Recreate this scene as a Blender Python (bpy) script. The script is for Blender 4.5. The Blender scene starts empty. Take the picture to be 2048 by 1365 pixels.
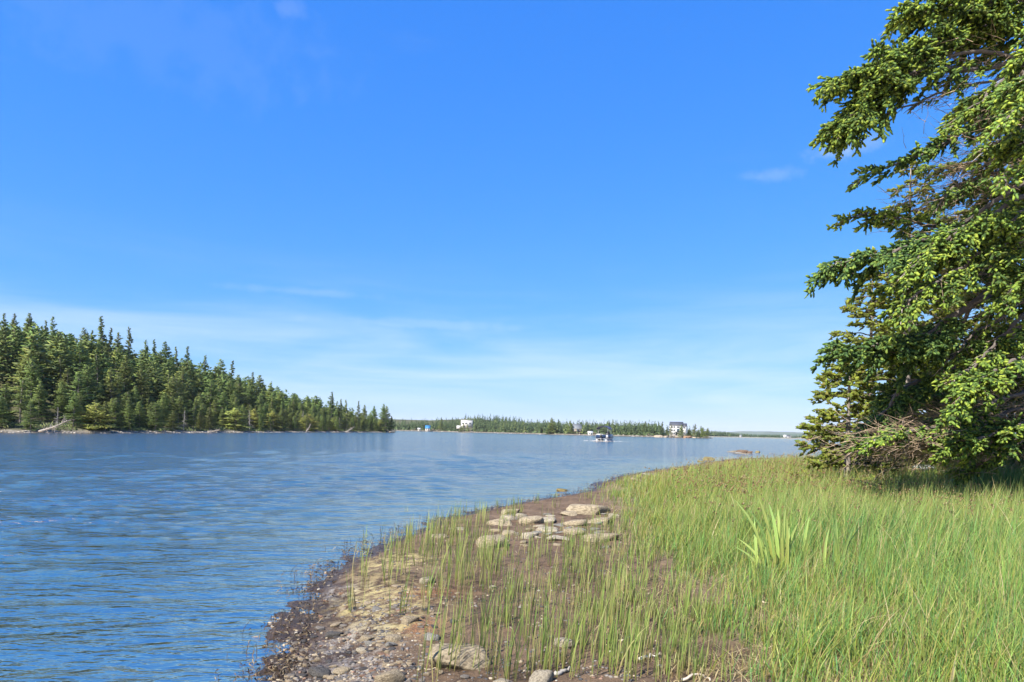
import bpy, math, time
import numpy as np
from mathutils import Matrix, Vector

T0 = time.time()
SC = bpy.context.scene
COL = SC.collection
# ------------------------------------------------------------------ camera, sky, sun
F, CX, CY, ROLL, CAMZ = 1365.0, 1024.0, 863.9, math.radians(1.25), 1.65
cd = bpy.data.cameras.new('camera')
cam = bpy.data.objects.new('camera', cd)
COL.objects.link(cam)
cd.sensor_width = 36
cd.lens = F / 2048 * 36
cd.shift_y = (CY - 682.5) / 2048
cd.clip_end = 30000
cd.clip_start = 0.05
cam.matrix_world = Matrix.Translation((0, 0, CAMZ)) @ Matrix.Rotation(math.pi / 2, 4, 'X') @ Matrix.Rotation(ROLL, 4, 'Z')
SC.camera = cam
SC.cycles.sample_clamp_direct = 1.8
SC.view_settings.view_transform = 'Standard'
SC.view_settings.look = 'None'
EXPO = 1.12
SC.view_settings.exposure = EXPO
SC.view_settings.gamma = 1
SC.view_settings.use_curve_mapping = False

SUN_FROM = Vector((-0.66, -0.78, 1.12)).normalized()
sun_el = math.asin(SUN_FROM.z)
sun_az = math.atan2(SUN_FROM.x, SUN_FROM.y)          # clockwise from +Y
sl = bpy.data.lights.new('sun', 'SUN')
sl.energy = 5.0
sl.angle = math.radians(0.53)
sl.color = (1.0, 0.95, 0.86)
sun = bpy.data.objects.new('sun', sl)
COL.objects.link(sun)
sun.rotation_euler = (-SUN_FROM).to_track_quat('-Z', 'Y').to_euler()

W = bpy.data.worlds.new('World')
SC.world = W
W.use_nodes = True
wn, wl = W.node_tree.nodes, W.node_tree.links
wn.clear()


def N(nodes, typ, **kw):
    n = nodes.new(typ)
    for k, v in kw.items():
        if k in n.inputs and not hasattr(n, k):
            n.inputs[k].default_value = v
        else:
            setattr(n, k, v)
    return n


def world_sky():
    out = wn.new('ShaderNodeOutputWorld')
    bg = wn.new('ShaderNodeBackground')
    bg.inputs['Strength'].default_value = 0.125
    sky = wn.new('ShaderNodeTexSky')
    sky.sky_type = 'NISHITA'
    sky.sun_disc = False
    sky.sun_elevation = sun_el
    sky.sun_rotation = sun_az
    sky.air_density = 1.0
    sky.dust_density = 0.0
    sky.ozone_density = 3.0
    hs = wn.new('ShaderNodeHueSaturation')
    hs.inputs['Saturation'].default_value = 1.12
    wl.new(sky.outputs[0], hs.inputs['Color'])
    tint = wn.new('ShaderNodeMix')
    tint.data_type = 'RGBA'
    tint.blend_type = 'MULTIPLY'
    tint.inputs[0].default_value = 1.0
    wl.new(hs.outputs[0], tint.inputs[6])
    tint.inputs[7].default_value = SKY_TINT
    # the camera's deep blue rendering of the sky, channel by channel
    sp_ = wn.new('ShaderNodeSeparateColor')
    cb_ = wn.new('ShaderNodeCombineColor')
    wl.new(tint.outputs[2], sp_.inputs[0])
    for i, (k_, g_) in enumerate(SKY_CURVE):
        m1 = wn.new('ShaderNodeMath'); m1.operation = 'MULTIPLY'; m1.inputs[1].default_value = 0.125
        m2 = wn.new('ShaderNodeMath'); m2.operation = 'POWER'; m2.inputs[1].default_value = g_
        m3 = wn.new('ShaderNodeMath'); m3.operation = 'MULTIPLY'; m3.inputs[1].default_value = k_ / 0.125 / 2 ** EXPO
        wl.new(sp_.outputs[i], m1.inputs[0]); wl.new(m1.outputs[0], m2.inputs[0]); wl.new(m2.outputs[0], m3.inputs[0]); wl.new(m3.outputs[0], cb_.inputs[i])
    # thin clouds, laid on the sky by direction
    tc = wn.new('ShaderNodeTexCoord')
    sep = wn.new('ShaderNodeSeparateXYZ')
    wl.new(tc.outputs['Generated'], sep.inputs[0])

    def math_(op, a, b=None, c=None, clamp=False):
        m = wn.new('ShaderNodeMath')
        m.operation = op
        m.use_clamp = clamp
        for i, v in enumerate((a, b, c)):
            if v is None:
                continue
            if isinstance(v, (int, float)):
                m.inputs[i].default_value = v
            else:
                wl.new(v, m.inputs[i])
        return m.outputs[0]

    def ramp(x, lo, hi):
        m = wn.new('ShaderNodeMapRange')
        m.interpolation_type = 'SMOOTHSTEP'
        wl.new(x, m.inputs[0])
        m.inputs[1].default_value = lo
        m.inputs[2].default_value = hi
        return m.outputs[0]
    # cirrus bands, stretched along the horizon, in every direction
    mp = wn.new('ShaderNodeMapping')
    mp.inputs['Scale'].default_value = (1.1, 1.1, 9)
    mp.inputs['Rotation'].default_value = (0.0, -0.07, 0.0)
    wl.new(tc.outputs['Generated'], mp.inputs[0])
    n1 = N(wn, 'ShaderNodeTexNoise', Scale=2.2, Detail=7.0, Roughness=0.55, Distortion=0.4)
    wl.new(mp.outputs[0], n1.inputs['Vector'])
    band = math_('MULTIPLY', ramp(sep.outputs[2], 0.0, 0.06), ramp(sep.outputs[2], 0.27, 0.05))
    cirrus = math_('MULTIPLY', math_('MULTIPLY', ramp(n1.outputs[0], 0.30, 0.84), band), 0.56)
    mp3 = wn.new('ShaderNodeMapping')
    mp3.inputs['Scale'].default_value = (1.0, 1.0, 4.0)
    wl.new(tc.outputs['Generated'], mp3.inputs[0])
    n3 = N(wn, 'ShaderNodeTexNoise', Scale=3.0, Detail=6.0, Roughness=0.6)
    wl.new(mp3.outputs[0], n3.inputs['Vector'])
    veil = math_('MULTIPLY', math_('MULTIPLY', ramp(n3.outputs[0], 0.55, 0.8), ramp(sep.outputs[2], 0.2, 0.5)), 0.05)
    total = math_('ADD', cirrus, veil)
    # small fair-weather wisps
    n2 = N(wn, 'ShaderNodeTexNoise', Scale=26.0, Detail=6.0, Roughness=0.6)
    wl.new(tc.outputs['Generated'], n2.inputs['Vector'])
    for (x, y, sx, sy, k) in CLOUDS:
        d = pixdir(x, y)
        sub = wn.new('ShaderNodeVectorMath')
        sub.operation = 'SUBTRACT'
        wl.new(tc.outputs['Generated'], sub.inputs[0])
        sub.inputs[1].default_value = d
        mm = wn.new('ShaderNodeVectorMath')
        mm.operation = 'MULTIPLY'
        wl.new(sub.outputs[0], mm.inputs[0])
        mm.inputs[1].default_value = (1 / sx, 1 / sx, 1 / sy)
        ln = wn.new('ShaderNodeVectorMath')
        ln.operation = 'LENGTH'
        wl.new(mm.outputs[0], ln.inputs[0])
        q = math_('ADD', ln.outputs['Value'], math_('MULTIPLY_ADD', n2.outputs[0], -2.6, 1.3))
        total = math_('ADD', total, math_('MULTIPLY', ramp(q, 1.15, 0.1), k))
    total = math_('MINIMUM', total, 1.0)
    mix = wn.new('ShaderNodeMix')
    mix.data_type = 'RGBA'
    wl.new(total, mix.inputs[0])
    wl.new(cb_.outputs[0], mix.inputs[6])
    mix.inputs[7].default_value = (3.7, 4.0, 4.3, 1)
    wl.new(mix.outputs[2], bg.inputs[0])
    wl.new(bg.outputs[0], out.inputs[0])


def rays(x, y):
    u = (np.asarray(x, float) - CX) / F
    v = -(np.asarray(y, float) - CY) / F
    c, s = math.cos(ROLL), math.sin(ROLL)
    return u * c - v * s, u * s + v * c


def pixdir(x, y):
    a, b = rays(x, y)
    v = Vector((float(a), 1.0, float(b))).normalized()
    return tuple(v)


def at(x, y, Y):
    """point seen at photo pixel (x, y) at real distance Y"""
    a, b = rays(x, y)
    return np.array([a * Y, Y, CAMZ + b * Y])


def gp(x, y, z=0.0):
    """point of the level z seen at photo pixel (x, y)"""
    a, b = rays(x, y)
    Y = (z - CAMZ) / b
    return np.array([a * Y, Y])


SKY_TINT = (0.72, 0.93, 1.13, 1)
SKY_CURVE = [(0.76, 0.96), (0.79, 0.58), (1.09, 0.12)]
CLOUDS = [(1662, 300, .028, .016, .20), (1725, 288, .035, .011, .13), (1550, 350, .030, .010, .11), (1500, 352, .02, .008, .06),
          (580, 15, .03, .012, .07), (300, 60, .22, .06, .035), (840, 648, .16, .007, .10), (620, 585, .14, .006, .08)]
world_sky()


# ------------------------------------------------------------------ mesh helpers
def rs(seed):
    return np.random.default_rng(seed)


def norm(v):
    v = np.asarray(v, float)
    return v / np.maximum(np.linalg.norm(v, axis=-1, keepdims=True), 1e-9)


def tag(o, label=None, cat=None, group=None, kind=None):
    if label: o['label'] = label
    if cat: o['category'] = cat
    if group: o['group'] = group
    if kind: o['kind'] = kind
    return o


def link(name, data, parent=None, loc=None):
    o = bpy.data.objects.new(name, data)
    COL.objects.link(o)
    if parent is not None: o.parent = parent
    if loc is not None: o.location = tuple(float(q) for q in loc)
    return o


def mesh(name, V, faces, mat=None, smooth=False, col=None, attrs=None):
    """faces: list of int arrays, each (n, k)"""
    me = bpy.data.meshes.new(name)
    V = np.ascontiguousarray(V, dtype=np.float32)
    faces = [np.asarray(f, dtype=np.int32) for f in faces if len(f)]
    loops = np.concatenate([f.ravel() for f in faces])
    sizes = np.concatenate([np.full(len(f), f.shape[1], np.int32) for f in faces])
    starts = np.concatenate([[0], np.cumsum(sizes)[:-1]]).astype(np.int32)
    me.vertices.add(len(V)); me.vertices.foreach_set('co', V.ravel())
    me.loops.add(len(loops)); me.loops.foreach_set('vertex_index', loops)
    me.polygons.add(len(sizes)); me.polygons.foreach_set('loop_start', starts)
    if smooth: me.polygons.foreach_set('use_smooth', np.ones(len(sizes), bool))
    me.update(calc_edges=True)
    if col is not None:
        a = me.attributes.new('col', 'FLOAT_COLOR', 'POINT')
        c = np.ones((len(V), 4), np.float32); c[:, :3] = col
        a.data.foreach_set('color', c.ravel())
    for k, v in (attrs or {}).items():
        a = me.attributes.new(k, 'FLOAT', 'POINT')
        a.data.foreach_set('value', np.ascontiguousarray(v, dtype=np.float32))
    if mat: me.materials.append(mat)
    return me


class MB:
    """collects pieces for one mesh"""
    def __init__(s): s.V = []; s.F = {}; s.C = []; s.n = 0

    def add(s, V, faces, col=None):
        V = np.asarray(V, float).reshape(-1, 3)
        for f in faces:
            f = np.asarray(f, int)
            if len(f): s.F.setdefault(f.shape[1], []).append(f + s.n)
        s.V.append(V); s.n += len(V)
        s.C.append(np.broadcast_to(np.array((.5, .5, .5) if col is None else col, float), (len(V), 3)) if (col is None or np.ndim(col) == 1) else col)
        return s

    def box(s, c, d, rz=0, col=None):
        c, d = np.array(c, float), np.array(d, float) / 2
        P = np.array([[x, y, z] for x in (-1, 1) for y in (-1, 1) for z in (-1, 1)]) * d
        if rz:
            a, b = math.cos(rz), math.sin(rz)
            P = np.stack([P[:, 0] * a - P[:, 1] * b, P[:, 0] * b + P[:, 1] * a, P[:, 2]], 1)
        return s.add(P + c, [[[0, 1, 3, 2], [4, 6, 7, 5], [0, 4, 5, 1], [2, 3, 7, 6], [0, 2, 6, 4], [1, 5, 7, 3]]], col)

    def tube(s, P, R, sides=6, col=None, cap=True):
        P = np.asarray(P, float); k = len(P); R = np.broadcast_to(np.asarray(R, float), (k,))
        T = norm(np.gradient(P, axis=0))
        ref = np.where(np.abs(T[:, 2:3]) > .9, [[1., 0, 0]], [[0, 0, 1.]])
        A = norm(np.cross(T, ref)); B = np.cross(T, A)
        th = np.arange(sides) / sides * 2 * math.pi
        V = P[:, None] + R[:, None, None] * (np.cos(th)[None, :, None] * A[:, None] + np.sin(th)[None, :, None] * B[:, None])
        i = np.arange(k - 1)[:, None] * sides; j = np.arange(sides)[None]; j2 = (j + 1) % sides
        Q = np.stack([i + j, i + j2, i + j2 + sides, i + j + sides], -1).reshape(-1, 4)
        fs = [Q]
        if cap:
            a = np.arange(sides)
            fs += [np.stack([a[1:-1] * 0, a[2:], a[1:-1]], 1), np.stack([a[1:-1] * 0, a[1:-1], a[2:]], 1) + (k - 1) * sides]
        return s.add(V.reshape(-1, 3), fs, col)

    def mesh(s, name, mat, smooth=False):
        return mesh(name, np.concatenate(s.V), [np.concatenate(f) for f in s.F.values()], mat, smooth, np.concatenate(s.C))

    def obj(s, name, mat, parent=None, loc=None, smooth=False):
        return link(name, s.mesh(name, mat, smooth), parent, loc)


def empty(name, loc, label, cat, group=None):
    return tag(link(name, None, None, loc), label, cat, group)


def vnoise(x, y, seed=0):
    x = np.asarray(x, float); y = np.asarray(y, float)
    xi, yi = np.floor(x).astype(np.int64), np.floor(y).astype(np.int64)
    fx, fy = x - xi, y - yi
    fx, fy = fx * fx * (3 - 2 * fx), fy * fy * (3 - 2 * fy)

    def h(a, b):
        v = (a * 374761393 + b * 668265263 + seed * 1442695041) & 0x7fffffff
        v = ((v ^ (v >> 13)) * 1274126177) & 0x7fffffff
        return ((v ^ (v >> 16)) & 0xffff) / 65535.0
    return (h(xi, yi) * (1 - fx) + h(xi + 1, yi) * fx) * (1 - fy) + (h(xi, yi + 1) * (1 - fx) + h(xi + 1, yi + 1) * fx) * fy


def fbm(x, y, oct=4, seed=0):
    s = 0; a = .5; t = 0
    for k in range(oct):
        s = s + a * vnoise(x * 2 ** k, y * 2 ** k, seed + k * 17); t += a; a *= .5
    return s / t


def sstep(x, a=0., b=1.):
    t = np.clip((x - a) / (b - a), 0, 1)
    return t * t * (3 - 2 * t)


def poly_dist(P, poly, closed=True):
    """signed distance (positive inside) of points P to a polygon"""
    x, y = P[:, 0], P[:, 1]
    best = np.full(len(P), 1e18); inside = np.zeros(len(P), bool)
    n = len(poly)
    for i in range(n if closed else n - 1):
        a, b = poly[i], poly[(i + 1) % n]
        d = b - a
        t = np.clip(((x - a[0]) * d[0] + (y - a[1]) * d[1]) / (d @ d + 1e-12), 0, 1)
        q = (x - a[0] - t * d[0]) ** 2 + (y - a[1] - t * d[1]) ** 2
        best = np.minimum(best, q)
        if closed:
            c = ((a[1] > y) != (b[1] > y))
            with np.errstate(divide='ignore', invalid='ignore'):
                inside ^= c & (x < (b[0] - a[0]) * (y - a[1]) / (b[1] - a[1] + 1e-15) + a[0])
    r = np.sqrt(best)
    return np.where(inside, r, -r) if closed else r


# ------------------------------------------------------------------ materials
def new_mat(name):
    m = bpy.data.materials.new(name); m.use_nodes = True
    m.node_tree.nodes.clear()
    return m, m.node_tree.nodes, m.node_tree.links


def principled(nd, lk, **kw):
    b = nd.new('ShaderNodeBsdfPrincipled')
    for k, v in kw.items(): b.inputs[k.replace('_', ' ')].default_value = v
    o = nd.new('ShaderNodeOutputMaterial'); lk.new(b.outputs[0], o.inputs[0])
    return b, o


def plain(name, c, rough=.6, metal=0., var=.12, scale=3.0, bump=0.0):
    m, nd, lk = new_mat(name)
    b, o = principled(nd, lk, Roughness=rough, Metallic=metal)
    tc = nd.new('ShaderNodeTexCoord')
    n = N(nd, 'ShaderNodeTexNoise', Scale=scale, Detail=5.0)
    lk.new(tc.outputs['Object'], n.inputs['Vector'])
    mx = nd.new('ShaderNodeMix'); mx.data_type = 'RGBA'
    mx.inputs[6].default_value = (*[q * (1 - var) for q in c], 1); mx.inputs[7].default_value = (*[min(1, q * (1 + var)) for q in c], 1)
    lk.new(n.outputs[0], mx.inputs[0]); lk.new(mx.outputs[2], b.inputs['Base Color'])
    if bump:
        bp = N(nd, 'ShaderNodeBump', Strength=bump, Distance=.02); lk.new(n.outputs[0], bp.inputs['Height']); lk.new(bp.outputs[0], b.inputs['Normal'])
    return m


def foliage_mat(name, rough=.55, trans=.3, vary=.0, spec=.35, gain=1.0):
    """colour from the mesh, some light passing through, tone varied from one plant to the next"""
    m, nd, lk = new_mat(name)
    at_ = nd.new('ShaderNodeAttribute'); at_.attribute_name = 'col'
    col = at_.outputs['Color']
    if vary:
        oi = nd.new('ShaderNodeObjectInfo')
        hs = nd.new('ShaderNodeHueSaturation')
        mr = nd.new('ShaderNodeMapRange'); mr.inputs[3].default_value = .5 - .028 * vary; mr.inputs[4].default_value = .5 + .02 * vary
        lk.new(oi.outputs['Random'], mr.inputs[0]); lk.new(mr.outputs[0], hs.inputs['Hue'])
        mu = nd.new('ShaderNodeMath'); mu.operation = 'MULTIPLY'; mu.inputs[1].default_value = 7.31
        fr = nd.new('ShaderNodeMath'); fr.operation = 'FRACT'
        lk.new(oi.outputs['Random'], mu.inputs[0]); lk.new(mu.outputs[0], fr.inputs[0])
        m2 = nd.new('ShaderNodeMapRange'); m2.inputs[3].default_value = 1 - .3 * vary; m2.inputs[4].default_value = 1 + .35 * vary
        lk.new(fr.outputs[0], m2.inputs[0]); lk.new(m2.outputs[0], hs.inputs['Value'])
        lk.new(col, hs.inputs['Color']); col = hs.outputs[0]
    b = nd.new('ShaderNodeBsdfPrincipled')
    b.inputs['Roughness'].default_value = rough
    b.inputs['Specular IOR Level'].default_value = spec
    lk.new(col, b.inputs['Base Color'])
    t = nd.new('ShaderNodeBsdfTranslucent'); lk.new(col, t.inputs[0])
    mx = nd.new('ShaderNodeMixShader'); mx.inputs[0].default_value = trans
    lk.new(b.outputs[0], mx.inputs[1]); lk.new(t.outputs[0], mx.inputs[2])
    o = nd.new('ShaderNodeOutputMaterial'); lk.new(mx.outputs[0], o.inputs[0])
    return m


def col_mat(name, rough=.8, bump=0.0, scale=40.0, metal=0.):
    m, nd, lk = new_mat(name)
    b, o = principled(nd, lk, Roughness=rough, Metallic=metal, Specular_IOR_Level=.2)
    at_ = nd.new('ShaderNodeAttribute'); at_.attribute_name = 'col'
    tc = nd.new('ShaderNodeTexCoord')
    n = N(nd, 'ShaderNodeTexNoise', Scale=scale, Detail=6.0, Roughness=.65)
    lk.new(tc.outputs['Object'], n.inputs['Vector'])
    mr = nd.new('ShaderNodeMapRange'); mr.inputs[1].default_value = .3; mr.inputs[2].default_value = .7; mr.inputs[3].default_value = .65; mr.inputs[4].default_value = 1.3
    lk.new(n.outputs[0], mr.inputs[0])
    mx = nd.new('ShaderNodeMix'); mx.data_type = 'RGBA'; mx.blend_type = 'MULTIPLY'; mx.inputs[0].default_value = 1
    lk.new(at_.outputs['Color'], mx.inputs[6]); lk.new(mr.outputs[0], mx.inputs[7]); lk.new(mx.outputs[2], b.inputs['Base Color'])
    if bump:
        bp = N(nd, 'ShaderNodeBump', Strength=bump, Distance=.02); lk.new(n.outputs[0], bp.inputs['Height']); lk.new(bp.outputs[0], b.inputs['Normal'])
    return m


def rock_mat():
    m, nd, lk = new_mat('granite')
    b, o = principled(nd, lk, Roughness=.9, Specular_IOR_Level=.15)
    oi = nd.new('ShaderNodeObjectInfo'); tc = nd.new('ShaderNodeTexCoord')
    off = nd.new('ShaderNodeVectorMath'); off.operation = 'ADD'
    lk.new(tc.outputs['Object'], off.inputs[0]); lk.new(oi.outputs['Random'], off.inputs[1])
    big = N(nd, 'ShaderNodeTexNoise', Scale=7.0, Detail=6.0, Roughness=.6); lk.new(off.outputs[0], big.inputs['Vector'])
    fine = N(nd, 'ShaderNodeTexNoise', Scale=60.0, Detail=4.0, Roughness=.7); lk.new(off.outputs[0], fine.inputs['Vector'])
    vor = N(nd, 'ShaderNodeTexVoronoi', Scale=70.0); lk.new(off.outputs[0], vor.inputs['Vector'])
    at_ = nd.new('ShaderNodeObjectInfo')
    r = nd.new('ShaderNodeValToRGB')
    r.color_ramp.elements[0].position = .36; r.color_ramp.elements[0].color = (.50, .47, .44, 1)
    r.color_ramp.elements[1].position = .6; r.color_ramp.elements[1].color = (1.15, 1.12, 1.05, 1)
    lk.new(big.outputs[0], r.inputs[0])
    mx = nd.new('ShaderNodeMix'); mx.data_type = 'RGBA'; mx.blend_type = 'MULTIPLY'; mx.inputs[0].default_value = 1
    lk.new(at_.outputs['Color'], mx.inputs[6]); lk.new(r.outputs[0], mx.inputs[7])
    sp = nd.new('ShaderNodeMapRange'); sp.inputs[1].default_value = .12; sp.inputs[2].default_value = .3; sp.inputs[3].default_value = .35; sp.inputs[4].default_value = 1
    lk.new(vor.outputs['Distance'], sp.inputs[0])
    f2 = nd.new('ShaderNodeMapRange'); f2.inputs[1].default_value = .35; f2.inputs[2].default_value = .65; f2.inputs[3].default_value = .8; f2.inputs[4].default_value = 1.15
    lk.new(fine.outputs[0], f2.inputs[0])
    m3 = nd.new('ShaderNodeMath'); m3.operation = 'MULTIPLY'; lk.new(sp.outputs[0], m3.inputs[0]); lk.new(f2.outputs[0], m3.inputs[1])
    m4 = nd.new('ShaderNodeMix'); m4.data_type = 'RGBA'; m4.blend_type = 'MULTIPLY'; m4.inputs[0].default_value = 1
    lk.new(mx.outputs[2], m4.inputs[6]); lk.new(m3.outputs[0], m4.inputs[7])
    lk.new(m4.outputs[2], b.inputs['Base Color'])
    ad = nd.new('ShaderNodeMath'); ad.operation = 'MULTIPLY_ADD'; ad.inputs[1].default_value = .25
    lk.new(fine.outputs[0], ad.inputs[0]); lk.new(big.outputs[0], ad.inputs[2])
    bp = N(nd, 'ShaderNodeBump', Strength=.7, Distance=.03); lk.new(ad.outputs[0], bp.inputs['Height']); lk.new(bp.outputs[0], b.inputs['Normal'])
    return m


def ground_mat():
    """peaty mud: wet at the water's edge, salt crust and dried weed in patches, straw litter inland (mesh attributes say where)"""
    m, nd, lk = new_mat('peat_mud')
    b, o = principled(nd, lk, Roughness=.9, Specular_IOR_Level=.25)
    tc = nd.new('ShaderNodeTexCoord')

    def noise(sc, det=6., rough=.6):
        n = N(nd, 'ShaderNodeTexNoise', Scale=sc, Detail=det, Roughness=rough); lk.new(tc.outputs['Object'], n.inputs['Vector']); return n.outputs[0]

    def attr(k):
        a = nd.new('ShaderNodeAttribute'); a.attribute_name = k; return a.outputs['Fac']

    def mth(op, a, b_, c_=None, cl=False):
        q = nd.new('ShaderNodeMath'); q.operation = op; q.use_clamp = cl
        for i, v in enumerate((a, b_, c_)):
            if v is None: continue
            if isinstance(v, (int, float)): q.inputs[i].default_value = v
            else: lk.new(v, q.inputs[i])
        return q.outputs[0]

    def rmp(x, lo, hi, a=0., c=1.):
        q = nd.new('ShaderNodeMapRange'); lk.new(x, q.inputs[0]); q.inputs[1].default_value = lo; q.inputs[2].default_value = hi
        q.inputs[3].default_value = a; q.inputs[4].default_value = c; return q.outputs[0]

    def mix(f, c1, c2):
        q = nd.new('ShaderNodeMix'); q.data_type = 'RGBA'
        lk.new(f, q.inputs[0])
        for i, c in ((6, c1), (7, c2)):
            if isinstance(c, tuple): q.inputs[i].default_value = (*c, 1)
            else: lk.new(c, q.inputs[i])
        return q.outputs[2]
    big, mid, fine = noise(1.3), noise(9., 7.), noise(70., 6., .75)
    spk = noise(160., 2., .5)
    base = mix(rmp(mid, .35, .65), (.070, .044, .026), (.180, .115, .068))
    base = mix(rmp(big, .45, .65), base, mix(rmp(fine, .4, .6), (.14, .092, .056), (.24, .16, .098)))
    base = mix(mth('MULTIPLY', rmp(fine, .60, .72), .7), base, (.26, .21, .16))
    base = mix(rmp(fine, .40, .30), base, (.03, .023, .018))
    base = mix(rmp(spk, .70, .74), base, (.30, .25, .19))
    # straw litter
    st = mth('MULTIPLY', attr('litter'), rmp(mid, .3, .55), None, True)
    base = mix(st, base, mix(rmp(fine, .35, .65), (.20, .15, .085), (.42, .34, .20)))
    # dried weed (yellow) and salt crust (white)
    yl = mth('MULTIPLY', attr('weed'), rmp(mth('ADD', mid, mth('MULTIPLY', fine, .5)), .68, .86), None, True)
    base = mix(yl, base, (.42, .34, .15))
    sa = mth('MULTIPLY', attr('salt'), rmp(mth('ADD', mid, mth('MULTIPLY', fine, .6)), .74, .96), None, True)
    base = mix(sa, base, (.46, .43, .39))
    ru = mth('MULTIPLY', attr('rust'), rmp(fine, .45, .62), None, True)
    base = mix(ru, base, (.42, .15, .05))
    wet = attr('wet')
    dk = nd.new('ShaderNodeMix'); dk.data_type = 'RGBA'; dk.blend_type = 'MULTIPLY'
    lk.new(wet, dk.inputs[0]); lk.new(base, dk.inputs[6]); dk.inputs[7].default_value = (.42, .38, .36, 1)
    lk.new(dk.outputs[2], b.inputs['Base Color'])
    lk.new(rmp(wet, 0., 1., .92, .28), b.inputs['Roughness'])
    h = mth('ADD', mth('MULTIPLY', mid, 1.0), mth('MULTIPLY', fine, .35))
    bp = N(nd, 'ShaderNodeBump', Strength=1.0, Distance=.06); lk.new(h, bp.inputs['Height']); lk.new(bp.outputs[0], b.inputs['Normal'])
    return m


def water_mat():
    m, nd, lk = new_mat('lake_water')
    o = nd.new('ShaderNodeOutputMaterial')
    tc = nd.new('ShaderNodeTexCoord')

    def noise(sc, scale, det=3., rough=.5, dist=0.):
        mp = nd.new('ShaderNodeMapping'); mp.inputs['Scale'].default_value = scale; mp.inputs['Rotation'].default_value = (0, 0, math.radians(-12))
        lk.new(tc.outputs['Object'], mp.inputs[0])
        n = N(nd, 'ShaderNodeTexNoise', Scale=sc, Detail=det, Roughness=rough, Distortion=dist); lk.new(mp.outputs[0], n.inputs['Vector']); return n.outputs[0]
    a, b_, c = noise(1.0, (.55, 1.7, 1), 4., .55, .3), noise(5.0, (.6, 1.5, 1), 3., .5, .4), noise(.10, (.5, 1.6, 1), 3.)
    calm = nd.new('ShaderNodeAttribute'); calm.attribute_name = 'calm'

    def mth(op, x, y, z=None):
        q = nd.new('ShaderNodeMath'); q.operation = op
        for i, v in enumerate((x, y, z)):
            if v is None: continue
            if isinstance(v, (int, float)): q.inputs[i].default_value = v
            else: lk.new(v, q.inputs[i])
        return q.outputs[0]
    h = mth('ADD', mth('ADD', mth('MULTIPLY', a, .17), mth('MULTIPLY', b_, .125)), mth('MULTIPLY', noise(.26, (.55, 1.5, 1), 4., .62, .3), .36))
    h = mth('ADD', h, mth('MULTIPLY', noise(17., (.7, 1.3, 1), 2., .5, .3), .022))
    amp = mth('MULTIPLY', mth('MULTIPLY_ADD', calm.outputs['Fac'], -.72, 1.0), mth('MULTIPLY_ADD', c, 1.2, .4))
    h = mth('MULTIPLY', h, amp)
    bp = N(nd, 'ShaderNodeBump', Strength=1.0, Distance=1.0); lk.new(h, bp.inputs['Height'])
    gl = nd.new('ShaderNodeBsdfGlossy'); gl.inputs['Roughness'].default_value = .12; gl.inputs['Color'].default_value = (1.0, .84, .64, 1)
    lk.new(bp.outputs[0], gl.inputs['Normal'])
    df = nd.new('ShaderNodeBsdfDiffuse'); df.inputs['Color'].default_value = (.088, .074, .074, 1)
    tr = nd.new('ShaderNodeBsdfTransparent'); tr.inputs['Color'].default_value = (.85, .60, .46, 1)
    dep = nd.new('ShaderNodeAttribute'); dep.attribute_name = 'murk'
    body = nd.new('ShaderNodeMixShader'); lk.new(dep.outputs['Fac'], body.inputs[0]); lk.new(tr.outputs[0], body.inputs[1]); lk.new(df.outputs[0], body.inputs[2])
    fr = nd.new('ShaderNodeFresnel'); fr.inputs['IOR'].default_value = 1.333; lk.new(bp.outputs[0], fr.inputs['Normal'])
    mx = nd.new('ShaderNodeMixShader'); lk.new(fr.outputs[0], mx.inputs[0]); lk.new(body.outputs[0], mx.inputs[1]); lk.new(gl.outputs[0], mx.inputs[2])
    lk.new(mx.outputs[0], o.inputs[0])
    return m


M = dict(
    ground=ground_mat(), water=water_mat(), rock=rock_mat(),
    needles=foliage_mat('spruce_needles', .6, .25, 0., .12),
    crown=foliage_mat('spruce_crown', .6, .25, 1.0, .3),
    grass=foliage_mat('sedge_blades', .6, .30, 0., .15),
    bark=col_mat('bark', .9, .6, 25.), twig=col_mat('dead_twig', .85),
    stone=col_mat('stone', .8, .5, 30.), land=col_mat('wooded_land', .95, .3, .6), wrack=col_mat('wet_wrack', .45),
    white=plain('white_siding', (.43, .43, .42), .6), roof=plain('dark_shingle', (.055, .06, .075), .8), glass=plain('window_glass', (.03, .045, .06), .08, 0., .1),
    grey=plain('grey_shingle', (.16, .17, .17), .8), blue=plain('blue_paint', (.02, .14, .30), .6), navy=plain('navy_panel', (.012, .03, .075), .35),
    canvas=plain('navy_canvas', (.035, .045, .11), .8), alu=plain('aluminium', (.28, .29, .31), .45, .3), seat=plain('white_vinyl', (.45, .44, .42), .5),
    black=plain('black_cowling', (.02, .02, .023), .35), wood=plain('grey_wood', (.33, .28, .22), .85, 0., .3, 14., .5),
)

# ------------------------------------------------------------------ the near bank
SH = [(520, 1365), (548, 1330), (575, 1240), (592, 1200), (602, 1165), (650, 1128), (710, 1098), (782, 1076), (852, 1043), (930, 1026),
      (1000, 1013), (1090, 997), (1150, 986), (1205, 962), (1260, 948), (1330, 938), (1400, 928), (1450, 920)]
shore = [gp(*p) for p in SH]
BANK = np.array([(-3.4, -60), (-3.2, -6), (-2.9, 0), (-2.2, 2.6)] + [tuple(p) for p in shore] + [(20, 53), (28, 57), (45, 60), (70, 62), (160, 80), (160, -60)])


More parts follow.
